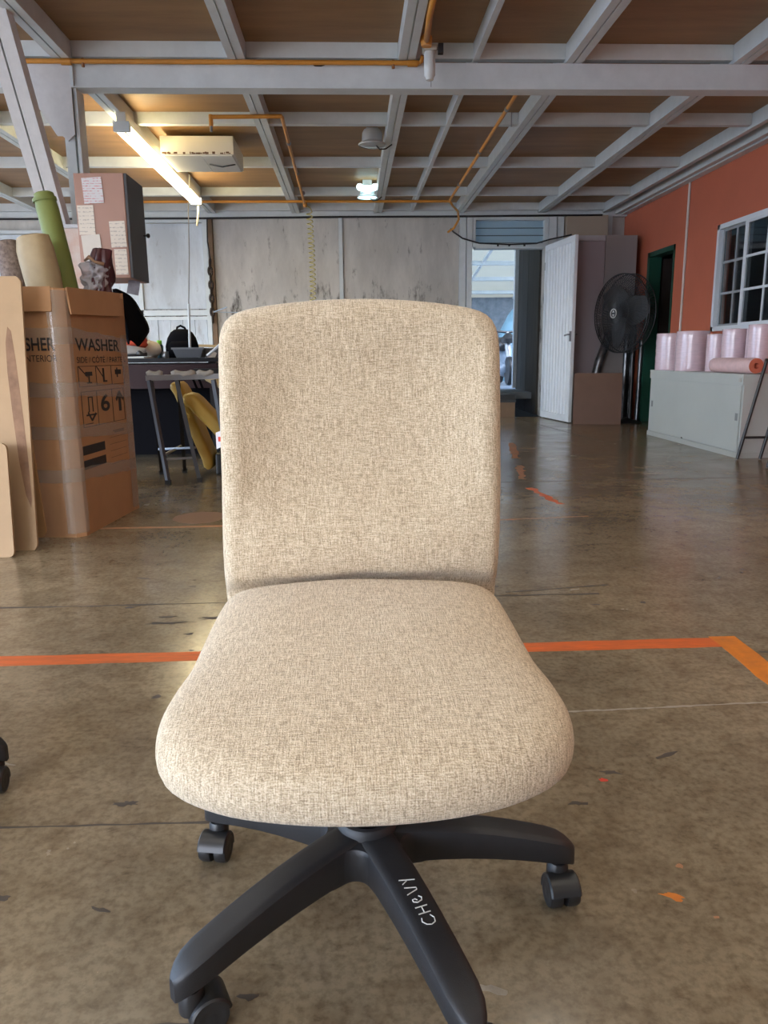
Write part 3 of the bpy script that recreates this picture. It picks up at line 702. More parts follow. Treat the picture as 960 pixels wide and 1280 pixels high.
MB().box(-BW, -BW+.007, .007, BDp-.007, 0, BH, BM).build('side_panel', CARD, box)
MB().box(-BW+.007, -.05, .05, BDp-.007, 0, .60, BM).build('packing_block', CARD3, box)
# flaps folded outwards and down
MB().loft([[BM @ Vector(p) for p in ((-BW, .004, BH), (-BW, -.008, BH+.006), (-BW, -.016, BH-.10), (-BW, -.011, BH-.10))], [BM @ Vector(p) for p in ((-.045, .004, BH), (-.045, -.008, BH+.006), (-.045, -.016, BH-.105), (-.045, -.011, BH-.105))]]).build('flap', CARD, box)
MB().loft([[BM @ Vector(p) for p in ((-.004, .045, BH), (.008, .045, BH+.006), (.020, .045, BH-.115), (.014, .045, BH-.115))], [BM @ Vector(p) for p in ((-.004, BDp-.07, BH+.02), (.008, BDp-.07, BH+.026), (.024, BDp-.08, BH-.095), (.018, BDp-.08, BH-.095))]]).build('flap', CARD, box)
def ribbon(name, pts2, hgt, m):
    """tape round the outside: pts2 = list of (local x, y, z)"""
    a = [BM @ Vector((p[0], p[1], p[2]+random.uniform(-.003, .003))) for p in pts2]; b = [BM @ Vector((p[0], p[1], p[2]+hgt+random.uniform(-.003, .003))) for p in pts2]
    mb = MB(); vs = a+b; n_ = len(a); mb.add(vs, [(i, i+1, n_+i+1, n_+i) for i in range(n_-1)]); return mb.build(name, m, box, smooth='all')
for z, hh in ((.915, .075), (.675, .065), (.475, .062), (.27, .062)):
    e = .0015+random.uniform(0, .001)
    pts2 = [(-BW+.06*k, -e, z+.004*math.sin(k)) for k in range(12)] + [(-ch_, -e, z)] + [(e, ch_, z)] + [(e, ch_+.06+.063*k, z-.004*k+.003*math.sin(k*2.1)) for k in range(11)]
    ribbon('packing_tape', pts2, hh, TAPE)
cp = [(-.075, -.004), (-ch_-.004, -.0085), (.0085, ch_+.004), (.004, ch_+.03)]
mb = MB(); rows = []
for k in range(20):
    z = .02+k*(BH-.03)/19; rows.append([BM @ Vector((p[0]+.0015*math.sin(k*1.3), p[1]-.001*math.sin(k*2.7), z)) for p in cp])
mb.loft(rows, False, False, closed=False).build('packing_tape', TAPE, box, smooth='all')
mb = MB(); rows = []
for k in range(10):
    z = .02+k*.22/9; rows.append([BM @ Vector((-.28+.05*j+.004*math.sin(k), -.0036, z)) for j in range(2)])
mb.loft(rows, False, False, closed=False).build('packing_tape', TAPE, box)
ribbon('packing_tape', [(.0045, BDp-.10+.03*k, .02) for k in range(4)], .95, TAPE)
# printing on the right-hand side (runs along the depth) and on the front
def sp(s_, z): return BM @ Vector((.0008, s_, z))
text('WASHER', 'lettering', INK, sp(.095, .885), BD, BZ, width=.525, height=.060, parent=box, bold=.012)
text('SIDE / CÔTÉ / PARTE L', 'lettering', INK, sp(.095, .828), BD, BZ, width=.60, height=.036, parent=box)
text('6', 'lettering', INK, sp(.325, .582), BD, BZ, width=.11, height=.088, parent=box, bold=.02)
fx = -BL_
text('WASHER', 'lettering', INK, BM @ Vector((-.30, -.0008, .885)), fx, BZ, width=.25, height=.060, parent=box, bold=.02)
text('PARTE ANTERIOR', 'lettering', INK, BM @ Vector((-.335, -.0008, .836)), fx, BZ, width=.29, height=.030, parent=box)
pm = MB()
def pbar(s0, s1, z0, z1): pm.box(.0002, .0011, s0, s1, z0, z1, BM)
def pline(a, b, w_=.006):
    pm.bar(BM @ Vector((.0007, a[0], a[1])), BM @ Vector((.0007, b[0], b[1])), w_, .0009, BM.to_3x3() @ Vector((1, 0, 0)))
def frame(s0, s1, z0, z1, cuts):
    for z in (z0, z1): pbar(s0, s1, z-.0012, z+.0012)
    for s_ in [s0, s1] + cuts: pbar(s_-.003, s_+.003, z0, z1)
frame(.10, .66, .715, .812, [.30, .49]); frame(.11, .63, .520, .690, [.285, .475])
pbar(.175, .255, .765, .785); pbar(.208, .222, .735, .765); pbar(.19, .245, .728, .735); pline((.11, .81), (.20, .76)); pline((.31, .81), (.39, .75))
pbar(.38, .40, .735, .80); pbar(.38, .43, .730, .738); pbar(.54, .62, .765, .790); pbar(.56, .575, .75, .80)
pbar(.18, .19, .59, .665); pbar(.225, .235, .59, .665); pbar(.18, .235, .66, .665); pbar(.15, .27, .572, .58); pline((.17, .59), (.21, .548), .012); pline((.21, .548), (.26, .58), .012); pbar(.13, .22, .532, .536)
pbar(.555, .59, .57, .66); pline((.525, .63), (.572, .672), .02); pline((.572, .672), (.62, .63), .02)
for z in (.388, .318): pbar(.075, .335, z, z+.044)
for z in (.44, .405, .37, .335, .30): pbar(.40, .62, z, z+.0015)
pbar(.45, .60, .47, .474); pbar(.47, .60, .462, .466)
pm.build('printed_marks', INK, box)

def lumpy_roll(name, a, b, ra, rb, m, n=20, seg=14, lump=.06, seed=0., cap=True, flat=1., fr=1.):
    a = Vector(a); b = Vector(b); d = (b-a).normalized(); x = d.cross(Vector((0, 1, 0))).normalized(); y = d.cross(x); rg = []
    for k in range(seg+1):
        t = k/seg; c = a.lerp(b, t); rr = ra+(rb-ra)*t
        if k == seg: rr *= .86
        rg.append([c + (x*math.cos(q) + y*math.sin(q)*flat)*rr*(1+lump*noise.noise(Vector((math.cos(q)*1.3*fr+seed, math.sin(q)*1.3*fr, t*4*fr)))) for q in [2*PI*i/n for i in range(n)]])
    mb = MB().loft(rg, True, False)
    top = rg[-1]; c = b + d*.004
    # sunken core so that the end reads as a roll
    inner = [c + (v-b)*.45 - d*.02 for v in top]; lip = [b + (v-b)*.80 + d*.006 for v in top]
    mb.loft([top, lip, inner], False, True)
    return mb
g = thing('fabric_roll', 'olive green vinyl roll standing tall out of the cardboard box', 'fabric roll', (-1.42, 4.15, .62), 'fabric rolls in the washer box')
lumpy_roll('x', (-1.372, 4.15, .63), (-1.545, 4.15, 1.672), .052, .056, GREEN, lump=.05, seed=2).build('roll', GREEN, g, smooth=50)
MB().lathe([(.0585, 0), (.0585, .016)], Matrix.Translation((-1.541, 4.15, 1.635)) @ Matrix.Rotation(R(-9.4), 4, 'Y'), 20, False, False).build('rolled_edge', GREEN, g, smooth=True)
g = thing('fabric_roll', 'thick khaki folded leathercloth roll between the green roll and the mottled roll', 'fabric roll', (-1.55, 3.92, .62), 'fabric rolls in the washer box')
lumpy_roll('x', (-1.44, 3.95, .63), (-1.54, 3.95, 1.435), .082, .092, BEIGE, lump=.16, seed=5, flat=.8).build('roll', BEIGE, g, smooth='all')
rg = []
for k in range(12):
    t = k/11; c = Vector((-1.49-.125*t, 4.06, .63+.76*t)); rg.append([c+Vector((dx*.035, dy*.02, 0)) for dx, dy in ((-1, -.6), (0, -1), (1, -.6), (1, .6), (0, 1), (-1, .6))])
MB().loft(rg).build('fold', BEIGE, g, smooth='all')
g = thing('fabric_roll', 'mottled brown fabric roll in plastic at the left edge behind the fibreboard', 'fabric roll', (-1.68, 3.9, .62), 'fabric rolls in the washer box')
lumpy_roll('x', (-1.60, 4.02, .63), (-1.70, 4.02, 1.42), .060, .062, MOTT, lump=.08, seed=8).build('roll', MOTT, g, smooth='all')
lumpy_roll('x', (-1.60, 4.02, .80), (-1.68, 4.02, 1.22), .066, .066, BAGCLEAR, lump=.10, seed=11).build('plastic_sleeve', BAGCLEAR, g, smooth='all')
g = thing('fabric_roll', 'short maroon roll wrapped in a clear plastic bag before the wall cabinet', 'fabric roll', (-1.33, 4.2, .62), 'fabric rolls in the washer box')
lumpy_roll('x', (-1.365, 4.20, .63), (-1.285, 4.20, 1.405), .042, .044, MAROON, lump=1.0, seed=15, fr=1.8, seg=26, n=28).build('roll', MAROON, g, smooth='all')
lumpy_roll('x', (-1.352, 4.20, 1.10), (-1.325, 4.20, 1.335), .050, .064, BAGCLEAR, lump=.75, seed=19, fr=2.6, seg=30, n=40).build('plastic_bag', BAGCLEAR, g, smooth='all')
MB().tube([(-1.365, 4.14, 1.345), (-1.335, 4.12, 1.36), (-1.31, 4.12, 1.338), (-1.265, 4.13, 1.325)], [.006, .011, .007, .010], 8).build('bag_edge', mat('brown_paper_strip', (.30, .18, .11), .7), g, smooth='all')

# black jacket hung over the far corner of the box
jv = []; NU, NV = 14, 18
JL = [(-1.245, 1.225), (-1.24, 1.13), (-1.222, 1.03), (-1.205, .97), (-1.185, .925)]
JR = [(-1.225, 1.228), (-1.155, 1.185), (-1.105, 1.10), (-1.068, 1.00), (-1.125, .935)]
def lerp_path(P_, t):
    q = t*(len(P_)-1); i_ = min(int(q), len(P_)-2); f_ = q-i_
    p0, p1, p2, p3 = (Vector(P_[max(0, min(len(P_)-1, i_+k))]) for k in (-1, 0, 1, 2))
    return .5*((2*p1)+(p2-p0)*f_+(2*p0-5*p1+4*p2-p3)*f_*f_+(3*p1-p0-3*p2+p3)*f_**3)
for i in range(NV+1):
    t = i/NV; row = []; a_, b_ = lerp_path(JL, t), lerp_path(JR, t)
    for j in range(NU+1):
        s_ = j/NU; p = a_.lerp(b_, s_)
        row.append(Vector((p.x-.068, 4.40+.022*math.sin(s_*8+t*3)*min(1, t*3) + .03*s_*t, p.y + .02*t*math.sin(s_*6.3))))
    jv.append(row)
mb = MB(); n_ = NU+1
vs = [v for r_ in jv for v in r_]; bs = [v+Vector((0, .035, 0)) for v in vs]
fs = [(i*n_+j, i*n_+j+1, (i+1)*n_+j+1, (i+1)*n_+j) for i in range(NV) for j in range(NU)]; N0 = len(vs)
fs2 = [tuple(reversed([q+N0 for q in f])) for f in fs]
per = [j for j in range(n_)] + [i*n_+NU for i in range(1, NV+1)] + [NV*n_+j for j in range(NU-1, -1, -1)] + [i*n_ for i in range(NV-1, 0, -1)]
fs3 = [(per[k], per[(k+1) % len(per)], per[(k+1) % len(per)]+N0, per[k]+N0) for k in range(len(per))]
mb.add(vs+bs, fs+fs2+fs3)
tag(mb.build('jacket', BLACKCLOTH, smooth=60), 'black jacket draped over the right rear edge of the washer box', 'jacket')

# ================================================================== wall cabinet with notes
cab = thing('wall_cabinet', 'rosy brown and dark grey cabinet hung high beside the white column', 'cabinet', (-1.49, 5.08, 1.33))
MB().box(-1.640, -1.345, 4.90, 5.27, 1.333, 1.937).build('body', CABPINK, cab, bevel=.003)
MB().box(-1.345, -1.328, 4.905, 5.272, 1.335, 1.937).build('door', CABDARK, cab, bevel=.002)
MB().lathe([(.005, 0), (.005, .018), (.013, .022), (.015, .032), (.010, .04), (.002, .042)], Matrix.Translation((-1.328, 5.21, 1.625)) @ Matrix.Rotation(R(90), 4, 'Y'), 14).build('knob', BLKW, cab, smooth=True)
def note(x0, x1, z0, z1, m, label, rot=0., curl=.004, name='paper_note', grp='papers taped to the wall cabinet', y=4.8985):
    cx_, cz_ = (x0+x1)/2, (z0+z1)/2; rows = []; rows2 = []
    for k in range(6):
        t = k/5; row = []; r2 = []
        for j in range(5):
            s_ = j/4; px = (x0-cx_)+(x1-x0)*s_; pz = (z0-cz_)+(z1-z0)*t
            yy = y - curl*((1-t)**2) - curl*.5*s_*s_
            v = Vector((cx_+px*math.cos(rot)-pz*math.sin(rot), yy, cz_+px*math.sin(rot)+pz*math.cos(rot))); row.append(v); r2.append(v+Vector((0, .0006, 0)))
        rows.append(row); rows2.append(r2)
    mb = MB(); mb.loft([rows[k]+rows2[k][::-1] for k in range(6)])
    return tag(mb.build(name, m), label, 'paper', grp)
note(-1.590, -1.472, 1.765, 1.912, PAPER_R, 'white notice printed in red, topmost paper on the wall cabinet', R(3))
note(-1.632, -1.535, 1.585, 1.755, PAPER_W, 'tall handwritten sheet just below the red-printed notice', R(1))
note(-1.618, -1.505, 1.42, 1.585, PAPER_P, 'pale blank-looking sheet behind the plastic-wrapped maroon roll', R(4), y=4.895)
note(-1.448, -1.354, 1.512, 1.664, PAPER_W, 'upper of the two squarish notes near the right edge of the wall cabinet', R(2))
note(-1.432, -1.356, 1.352, 1.502, PAPER_W, 'lower of the two squarish notes near the right edge of the wall cabinet', R(1))
note(-1.41, -1.335, 1.245, 1.333, PAPER_G, 'grey paper flap hanging from underneath the wall cabinet', R(-12), y=5.05)

# ================================================================== work bench and what stands on it
bench = thing('work_bench', 'long dark bench with a maroon front against the back left corner', 'bench', (-1.8, 6.7, 0))
BT = mat('black_bench_top', (.012, .012, .014), .6, var=.3, spec=.25)
MB().box(-3.4, -1.02, 6.35, 7.45, .81, .845).build('bench_top', BT, bench)
MB().box(-3.35, -1.10, 6.36, 6.40, .60, .795).build('apron', mat('maroon_board', (.030, .013, .014), .6, spec=.25), bench)
for x in (-3.3, -2.2, -1.15):
    for y in (6.45, 7.35): MB().box(x-.03, x+.03, y-.03, y+.03, 0, .81).build('leg', BLKM, bench)
MB().box(-3.3, -1.08, 7.30, 7.33, .0, .80).build('back_panel', DARK, bench)  # dark panel, part of the painted shade under the bench
MB().box(-3.3, -1.08, 6.56, 6.60, .03, .60).build('bench_shade_sheet', BLACKCLOTH, bench)  # black sheet standing in for the shadow below the bench top
low = thing('equipment_shelf', 'black low stand behind the beige chair with odds and ends piled on it', 'shelf', (-.9, 6.9, 0))
MB().box(-1.28, -.72, 6.30, 6.34, .66, .76).build('rail', BLKM, low)
MB().box(-1.0, -.70, 6.35, 7.2, .72, .76).build('top', BLKM, low)
for x in (-.98, -.72):
    for y in (6.4, 7.15): MB().box(x-.02, x+.02, y-.02, y+.02, 0, .72).build('leg', BLKM, low)
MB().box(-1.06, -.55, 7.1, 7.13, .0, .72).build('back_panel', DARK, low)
# backpack
bp_ = thing('backpack', 'black backpack standing on the bench below the painted board wall', 'backpack', (-1.53, 7.05, .845))
rg = []
for z, hw, hd, sh in ((.845, .13, .09, 0), (.87, .145, .10, 0), (.95, .145, .10, 0), (1.02, .125, .09, .0), (1.07, .095, .07, .0), (1.095, .06, .045, 0), (1.10, .02, .02, 0)):
    rg.append([Vector((-1.52+sh+hw*sgn(math.cos(a), .75), 7.05+hd*sgn(math.sin(a), .75), z)) for a in [2*PI*i/24 for i in range(24)]])
MB().loft(rg).build('bag', BLACKCLOTH, bp_, smooth='all')
rg = []
for z, hw, hd in ((.86, .10, .03), (.90, .11, .045), (.96, .10, .04), (.99, .07, .02)):
    rg.append([Vector((-1.52+hw*sgn(math.cos(a), .75), 6.945+hd*sgn(math.sin(a), .75), z)) for a in [2*PI*i/20 for i in range(20)]])
MB().loft(rg).build('pocket', BLACKCLOTH, bp_, smooth='all')
MB().tube([(-1.565, 7.05, 1.075), (-1.555, 7.05, 1.115), (-1.525, 7.05, 1.128), (-1.49, 7.05, 1.11), (-1.47, 7.05, 1.07)], .010, 8).build('handle', BLACKCLOTH, bp_, smooth='all')
bt = thing('drink_bottle', 'dark bottle with a lime green cap left of the backpack', 'bottle', (-1.70, 6.95, .845))
MB().lathe([(.030, .845), (.033, .85), (.033, .95), (.022, .965)], Matrix.Translation((-1.70, 6.95, 0)), 16).build('body', mat('dark_teal_plastic', (.02, .05, .06), .3), bt, smooth=True)
MB().lathe([(.022, .962), (.023, .965), (.023, .995), (.018, 1.0)], Matrix.Translation((-1.70, 6.95, 0)), 16).build('cap', mat('lime_plastic', (.25, .70, .05), .4), bt, smooth=True)
jar = tag(MB().lathe([(.028, .845), (.03, .85), (.03, .895), (.026, .90)], Matrix.Translation((-1.60, 6.72, 0)), 16).build('tin_cup', SILVER, smooth=True), 'small shiny tin cup in front of the backpack', 'cup')
bin_ = thing('storage_bin', 'dark grey plastic bin on the bench in front of the backpack', 'bin', (-1.32, 6.6, .845))
mb = MB(); mb.loft([[Vector((-1.36+sx*a, 6.62+sy*b, z)) for sx, sy in ((-1, -1), (1, -1), (1, 1), (-1, 1))] for a, b, z in ((.10, .10, .846), (.13, .12, .925), (.12, .11, .925), (.095, .095, .852))])
mb.build('tub', mat('dark_grey_plastic', (.10, .105, .115), .45), bin_); 
MB().box(-1.495, -1.225, 6.495, 6.515, .915, .93).build('rim', mat('dark_grey_plastic2', (.12, .125, .135), .45), bin_)
# left end of the bench: crumpled hi-vis, shoe, cream rag, white sheet
tag(MB().box(-2.30, -1.70, 6.40, 6.85, .846, .858, None).build('white_sheet', mat('off_white_board', (.62, .60, .54), .6)), 'off-white board lying on the bench under the shoe and rags', 'board')
def blob(name, c, r3, m, seed, lump=.35, n=16, k_=9, flatbot=True):
    rg = []
    for i in range(k_+1):
        t = PI*i/k_; rr = max(math.sin(t), .04); z = -math.cos(t)
        rg.append([Vector((c[0]+r3[0]*rr*math.cos(a)*(1+lump*noise.noise(Vector((math.cos(a)*1.7+seed, math.sin(a)*1.7, z*1.5)))), c[1]+r3[1]*rr*math.sin(a)*(1+lump*noise.noise(Vector((math.cos(a)*1.9, math.sin(a)*1.9+seed, z*1.5)))), c[2]+r3[2]*(max(z, -.75) if flatbot else z)*(1+lump*.6*noise.noise(Vector((math.cos(a)+seed, math.sin(a), z*2)))))) for a in [2*PI*q/n for q in range(n)]])
    return MB().loft(rg).build(name, m, smooth='all')
tag(blob('hi_vis_vest', (-1.84, 6.62, .985), (.13, .08, .06), mat('red_orange_cloth', (.62, .075, .03), .7, var=.4), 3, .5), 'crumpled red-orange safety vest under the black jacket', 'vest')
sh = thing('shoe', 'grey and black shoe lying on the bench below the red-orange vest', 'shoe', (-1.84, 6.55, .858))
MB().tube([(-1.98, 6.55, .912), (-1.90, 6.55, .918), (-1.80, 6.55, .913), (-1.72, 6.55, .905)], [.03, .042, .034, .02], 14).build('upper', mat('grey_shoe_cloth', (.30, .29, .28), .7), sh, smooth='all')
MB().tube([(-1.99, 6.55, .877), (-1.86, 6.55, .880), (-1.71, 6.55, .877)], [.017, .020, .016], 12).build('sole', BLKW, sh, smooth='all')
MB().lathe([(.03, 0), (.034, .02), (.028, .035)], Matrix.Translation((-1.77, 6.55, .875)), 14).build('toe_cap', BLKW, sh, smooth=True)
tag(blob('cream_rag', (-1.73, 6.74, .92), (.09, .07, .075), mat('cream_cloth', (.52, .47, .40), .9), 7, .4), 'heap of cream cloth right of the red-orange vest on the bench', 'cloth')
# sticks and odds at the right
tag(MB().tube([(-1.20, 6.50, .86), (-1.0, 6.49, 1.02)], .012, 8).build('white_stick', ALU), 'white bar leaning diagonally among the clutter behind the chair', 'bar')
tag(MB().bar((-1.28, 6.60, .945), (-1.00, 6.56, .935), .03, .022).build('wooden_lath', mat('pale_wood', (.48, .32, .13), .6)), 'pale wooden lath lying across the clutter behind the chair', 'lath')
ob = thing('tool_crate', 'dark crate holding odds and ends behind the left edge of the chair back', 'crate', (-1.07, 6.7, .76))
for a in ((-1.235, -1.215, 6.60, 6.85), (-1.015, -.995, 6.60, 6.85), (-1.215, -1.015, 6.60, 6.615), (-1.215, -1.015, 6.835, 6.85)): MB().box(*a, .846, .925).build('side', mat('grey_metal_crate', (.14, .14, .14), .5), ob)
MB().box(-1.215, -1.015, 6.615, 6.835, .846, .855).build('bottom', DARK, ob)
tag(blob('black_pouch', (-1.09, 6.73, .93), (.05, .05, .085), BLACKCLOTH, 12, .4), 'black lumpy pouch standing in the crate of odds and ends', 'pouch')
tag(note(-1.21, -1.15, .80, .90, PAPER_P, 'small white tag hanging on the front of the crate', R(-25), y=6.585, name='white_tag', grp=None), 'small white tag hanging on the front of the crate', 'paper')
# white pole that stands up from the bench, cord from the lamp above
tag(MB().tube([(-1.40, 6.78, .846), (-1.385, 6.78, 1.30)], .011, 8).build('white_pole', WPAINT2, smooth=True), 'thin white pole standing upright on the bench', 'pole')
tag(MB().tube([(-1.385, 6.78, 1.30), (-1.355, 6.78, 1.7), (-1.34, 6.79, 2.1), (-1.45, 7.5, 2.5)], .004, 6).build('pull_string', mat('grey_cord', (.25, .24, .22), .7), smooth='all'), 'thin grey string running up from the white pole to the fluorescent lamp', 'string')
tag(MB().tube([(-1.46, 9.35, 1.43), (-1.76, 10.15, 1.42), (-1.30, 10.20, 1.41)], .006, 6).build('blue_rail', mat('pale_blue_metal', (.35, .45, .55), .5)), 'thin pale blue rod across the post of the back wall', 'rod')

# ---- saw horse
saw = thing('sawhorse', 'bare steel folding sawhorse standing in front of the dark bench', 'sawhorse', (-1.2, 5.3, 0))
PADW = mat('dirty_white_padding', (.50, .47, .42), .8, var=.3, vscale=20)
MB().bar((-1.38, 5.22, .715), (-.88, 5.24, .722), .05, .035).build('rail', GALV, saw)
for a, b in ((-1.375, -1.27), (-1.21, -1.05), (-1.04, -.93)):
    MB().tube([(a+(b-a)*t, 5.22+.0*t, .742+.006*math.sin(t*9)) for t in [k/6 for k in range(7)]], [.014, .020, .017, .021, .018, .02, .013], 8).build('padding', PADW, saw, smooth='all')
LEGD = mat('dark_steel_leg', (.10, .105, .115), .4, metal=.4)
for a, b in (((-1.355, 5.20, .70), (-1.262, 5.14, .01)), ((-1.355, 5.25, .70), (-1.42, 5.62, .01)), ((-1.175, 5.20, .70), (-1.065, 5.22, .01)), ((-1.175, 5.25, .70), (-1.26, 5.66, .01)), ((-.93, 5.21, .70), (-.84, 5.18, .01))):
    L_ = MB().bar(a, b, .026, .026).build('leg', LEGD if a[1] < 5.22 else BLKM, saw)
    MB().box(b[0]-.018, b[0]+.018, b[1]-.018, b[1]+.018, 0, .03).build('foot', BLKW, L_)
for a, b in (((-1.285, 5.155, .17), (-1.08, 5.215, .17)), ((-1.40, 5.50, .20), (-1.08, 5.215, .24)), ((-1.28, 5.155, .20), (-1.24, 5.56, .22))): MB().bar(a, b, .014, .014).build('cross_bar', GALV, saw)
# ---- mustard seat cushions
def slab(name, path, th, y0, y1, m, parent, n_=5):
    """thick padded strip: centre line in the x-z plane, rounded section across its width"""
    rg = []; P = [Vector((p[0], 0, p[1])) for p in path]
    P2 = []
    for i in range(len(P)-1):
        for t in (0, .34, .67):
            p0 = P[max(i-1, 0)]; p1 = P[i]; p2 = P[i+1]; p3 = P[min(i+2, len(P)-1)]
            P2.append(.5*((2*p1)+(p2-p0)*t+(2*p0-5*p1+4*p2-p3)*t*t+(3*p1-p0-3*p2+p3)*t**3))
    P2.append(P[-1]); K = len(P2)
    for i, p in enumerate(P2):
        d = (P2[min(i+1, K-1)]-P2[max(i-1, 0)]).normalized(); nn = Vector((-d.z, 0, d.x))
        e = min(i, K-1-i)/2.0; sc = 1. if e >= 1 else math.sqrt(max(.12, 1-(1-e)**2))
        ring = []
        for q in range(20):
            a = 2*PI*q/20; ring.append(p + nn*(th/2*sc*sgn(math.sin(a), .6)) + Vector((0, (y0+y1)/2+(y1-y0)/2*sgn(math.cos(a), .35)*(.9+.1*sc), 0)))
        rg.append(ring)
    return MB().loft(rg).build(name, m, parent, smooth='all')
q1 = tag(slab('seat_cushion', [(-1.285, .665), (-1.235, .60), (-1.175, .42), (-1.11, .24), (-1.065, .12), (-1.055, .042)], .085, 5.50, 5.80, YELLOW, None), 'upright curved mustard yellow seat back standing on the floor beside the sawhorse', 'cushion', 'mustard yellow car seat cushions')
q2 = tag(slab('seat_cushion', [(-1.155, .555), (-1.10, .555), (-1.03, .48), (-.94, .38), (-.85, .27)], .10, 5.24, 5.48, YELLOW, None), 'mustard yellow seat cushion lying at a slant over the upright one', 'cushion', 'mustard yellow car seat cushions')
tag(slab('seat_cushion', [(-1.12, .70), (-1.03, .66), (-.90, .55), (-.87, .40), (-.85, .2), (-.845, .03)], .06, 5.86, 6.1, mat('pale_mustard', (.56, .44, .22), .7), None), 'pale mustard cushion leaning behind the other two cushions', 'cushion', 'mustard yellow car seat cushions')
for x, lab in ((-1.085, 'left'), (-1.045, 'right')):
    tag(MB().bar((x-.012, 5.325, .725), (x+.018, 5.33, .635), .016, .004, (0, 1, 0)).build('black_strap', BLACKCLOTH), lab + ' one of two short black straps hanging from the sawhorse rail', 'strap', 'black straps on the sawhorse')
tag(MB().box(-1.0, -.62, 5.50, 5.76, .0, .16).build('dark_case', BLKM, bevel=.015), 'black case on the floor beside the mustard cushions', 'case')
tag(blob('maroon_bag', (-.87, 5.63, .232), (.12, .10, .085), mat('dull_maroon_cloth', (.10, .035, .03), .8), 21, .35), 'crumpled dark maroon bag lying on the black case', 'bag')

# ================================================================== RIGHT GROUP
wd = thing('wardrobe', 'tall lilac grey two-door wardrobe behind the open white door', 'wardrobe', (3.14, 9.9, 0))
MB().box(2.74, 3.575, 9.66, 10.15, 0, 2.27).build('body', GREYLAM, wd)
a_ = MB().box(2.742, 3.172, 9.64, 9.66, .04, 2.20).build('door', LILAC, wd); MB().tube([(3.135, 9.64, 1.05), (3.135, 9.61, 1.06), (3.135, 9.61, 1.16), (3.135, 9.64, 1.17)], .006, 6).build('handle', BLKM, a_, smooth='all')
a_ = MB().box(3.178, 3.573, 9.64, 9.66, .04, 2.268).build('door', GREYLAM, wd)
MB().box(2.742, 3.172, 9.64, 9.66, 2.205, 2.268).build('top_rail', mat('pale_lilac_trim', (.46, .42, .44), .5), wd)
# brown board
M_ = leanM(2.70, 9.12, 6., 0., -13)
bo = tag(MB().box(0, .565, 0, .018, 0, .615, M_).build('chipboard_panel', BROWNBOARD), 'brown chipboard panel leaning in front of the wardrobe, left of the silver rolls', 'board')
# silver bent sheet behind it
tag(MB().tube([(3.02, 9.56, .056), (3.06, 9.565, .40), (3.14, 9.57, .75), (3.27, 9.575, 1.12)], [.055, .055, .055, .05], 14).build('silver_duct', SILVER, smooth='all'), 'crumpled silver duct slanting up behind the brown chipboard panel and the fan', 'duct')
for k, (x, y, hgt, lab) in enumerate(((3.41, 9.40, 1.08, 'silver and black wrapped roll standing nearest the brown chipboard'), (3.50, 9.44, 1.13, 'middle wrapped roll standing below the big fan'), (3.595, 9.40, 1.0, 'thin dark wrapped roll standing nearest the metal cabinet'))):
    r_ = (.034, .040, .028)[k]
    t_o = thing('wrapped_roll', lab, 'roll', (x, y, 0), 'wrapped rolls under the fan')
    mb = MB(); rg = []
    for i in range(22):
        z = .002+hgt*i/21; rg.append([Vector((x+.03*i/21+r_*(1+.05*math.sin(i*2.3+q))*math.cos(q), y+.05*i/21+r_*(1+.05*math.sin(i*1.7+q))*math.sin(q), z)) for q in [2*PI*w_/16 for w_ in range(16)]])
    mb.loft(rg).build('wrap', DKWRAP, t_o, smooth=45)
    mb = MB(); rg = []
    for i in range(22):
        z = .01+(hgt-.03)*i/21; a0 = R(235)
        rg.append([Vector((x+.03*i/21+(r_+.004)*(1+.05*math.sin(i*2.3+q))*math.cos(q), y+.05*i/21+(r_+.004)*(1+.05*math.sin(i*1.7+q))*math.sin(q), z)) for q in [a0+.09*w_ for w_ in range(6)]])
    mb.loft(rg, False, False, closed=False).build('silver_strip', SILVER, t_o, smooth='all')

# ---- drum fan
fan = thing('pedestal_fan', 'big black round cage fan on a pedestal before the wardrobe', 'fan', (3.50, 9.38, 0))
FN = Vector((-.93, -.37, 0)).normalized(); FL = Vector((0, 0, 1)).cross(FN).normalized(); FCn = Vector((3.235, 9.10, 1.305)); FR = .455
FMx = Matrix((FL, Vector((0, 0, 1)), FN)).transposed().to_4x4(); FMx.translation = FCn
def ringpts(r_, z, n=48): return [FMx @ Vector((r_*math.cos(2*PI*k/n), r_*math.sin(2*PI*k/n), z)) for k in range(n+1)]
WIRE = mat('black_wire', (.03, .032, .036), .4)
mb = MB()
for z in (-.09, 0., .03): mb.tube(ringpts(FR, z), .006, 5, False)
mb.build('rim', WIRE, fan, smooth='all')
def cage(sign, dep):
    mb = MB()
    for k in range(80):
        a = 2*PI*k/80; pts = []
        for t in (0, .35, .7, .9, 1.0):
            rr = .055+(FR-.055)*t; z = (.03 if sign > 0 else -.09) + sign*dep*(1-t**2.2)
            aa = a+.35*(1-t); pts.append(FMx @ Vector((rr*math.cos(aa), rr*math.sin(aa), z)))
        mb.tube(pts, .0036, 4, False)
    for rr in (.13, .22, .31, .39):
        t = (rr-.055)/(FR-.055); z = (.03 if sign > 0 else -.09)+sign*dep*(1-t**2.2); mb.tube(ringpts(rr, z, 40), .0024, 4, False)
    return mb
o = cage(1, .085).build('front_guard', WIRE, fan, smooth='all'); o['kind'] = 'stuff'
o = cage(-1, .06).build('rear_guard', WIRE, fan, smooth='all'); o['kind'] = 'stuff'
bdg = MB().lathe([(.058, .110), (.058, .124), (.050, .128), (.01, .128)], FMx, 24).build('hub_badge', WIRE, fan, smooth=True)
mb = MB(); mb.tube(ringpts(.050, .131, 28), .006, 6, False); mb.build('badge_ring', mat('pale_badge', (.62, .62, .62), .4), bdg, smooth='all')
mb = MB()
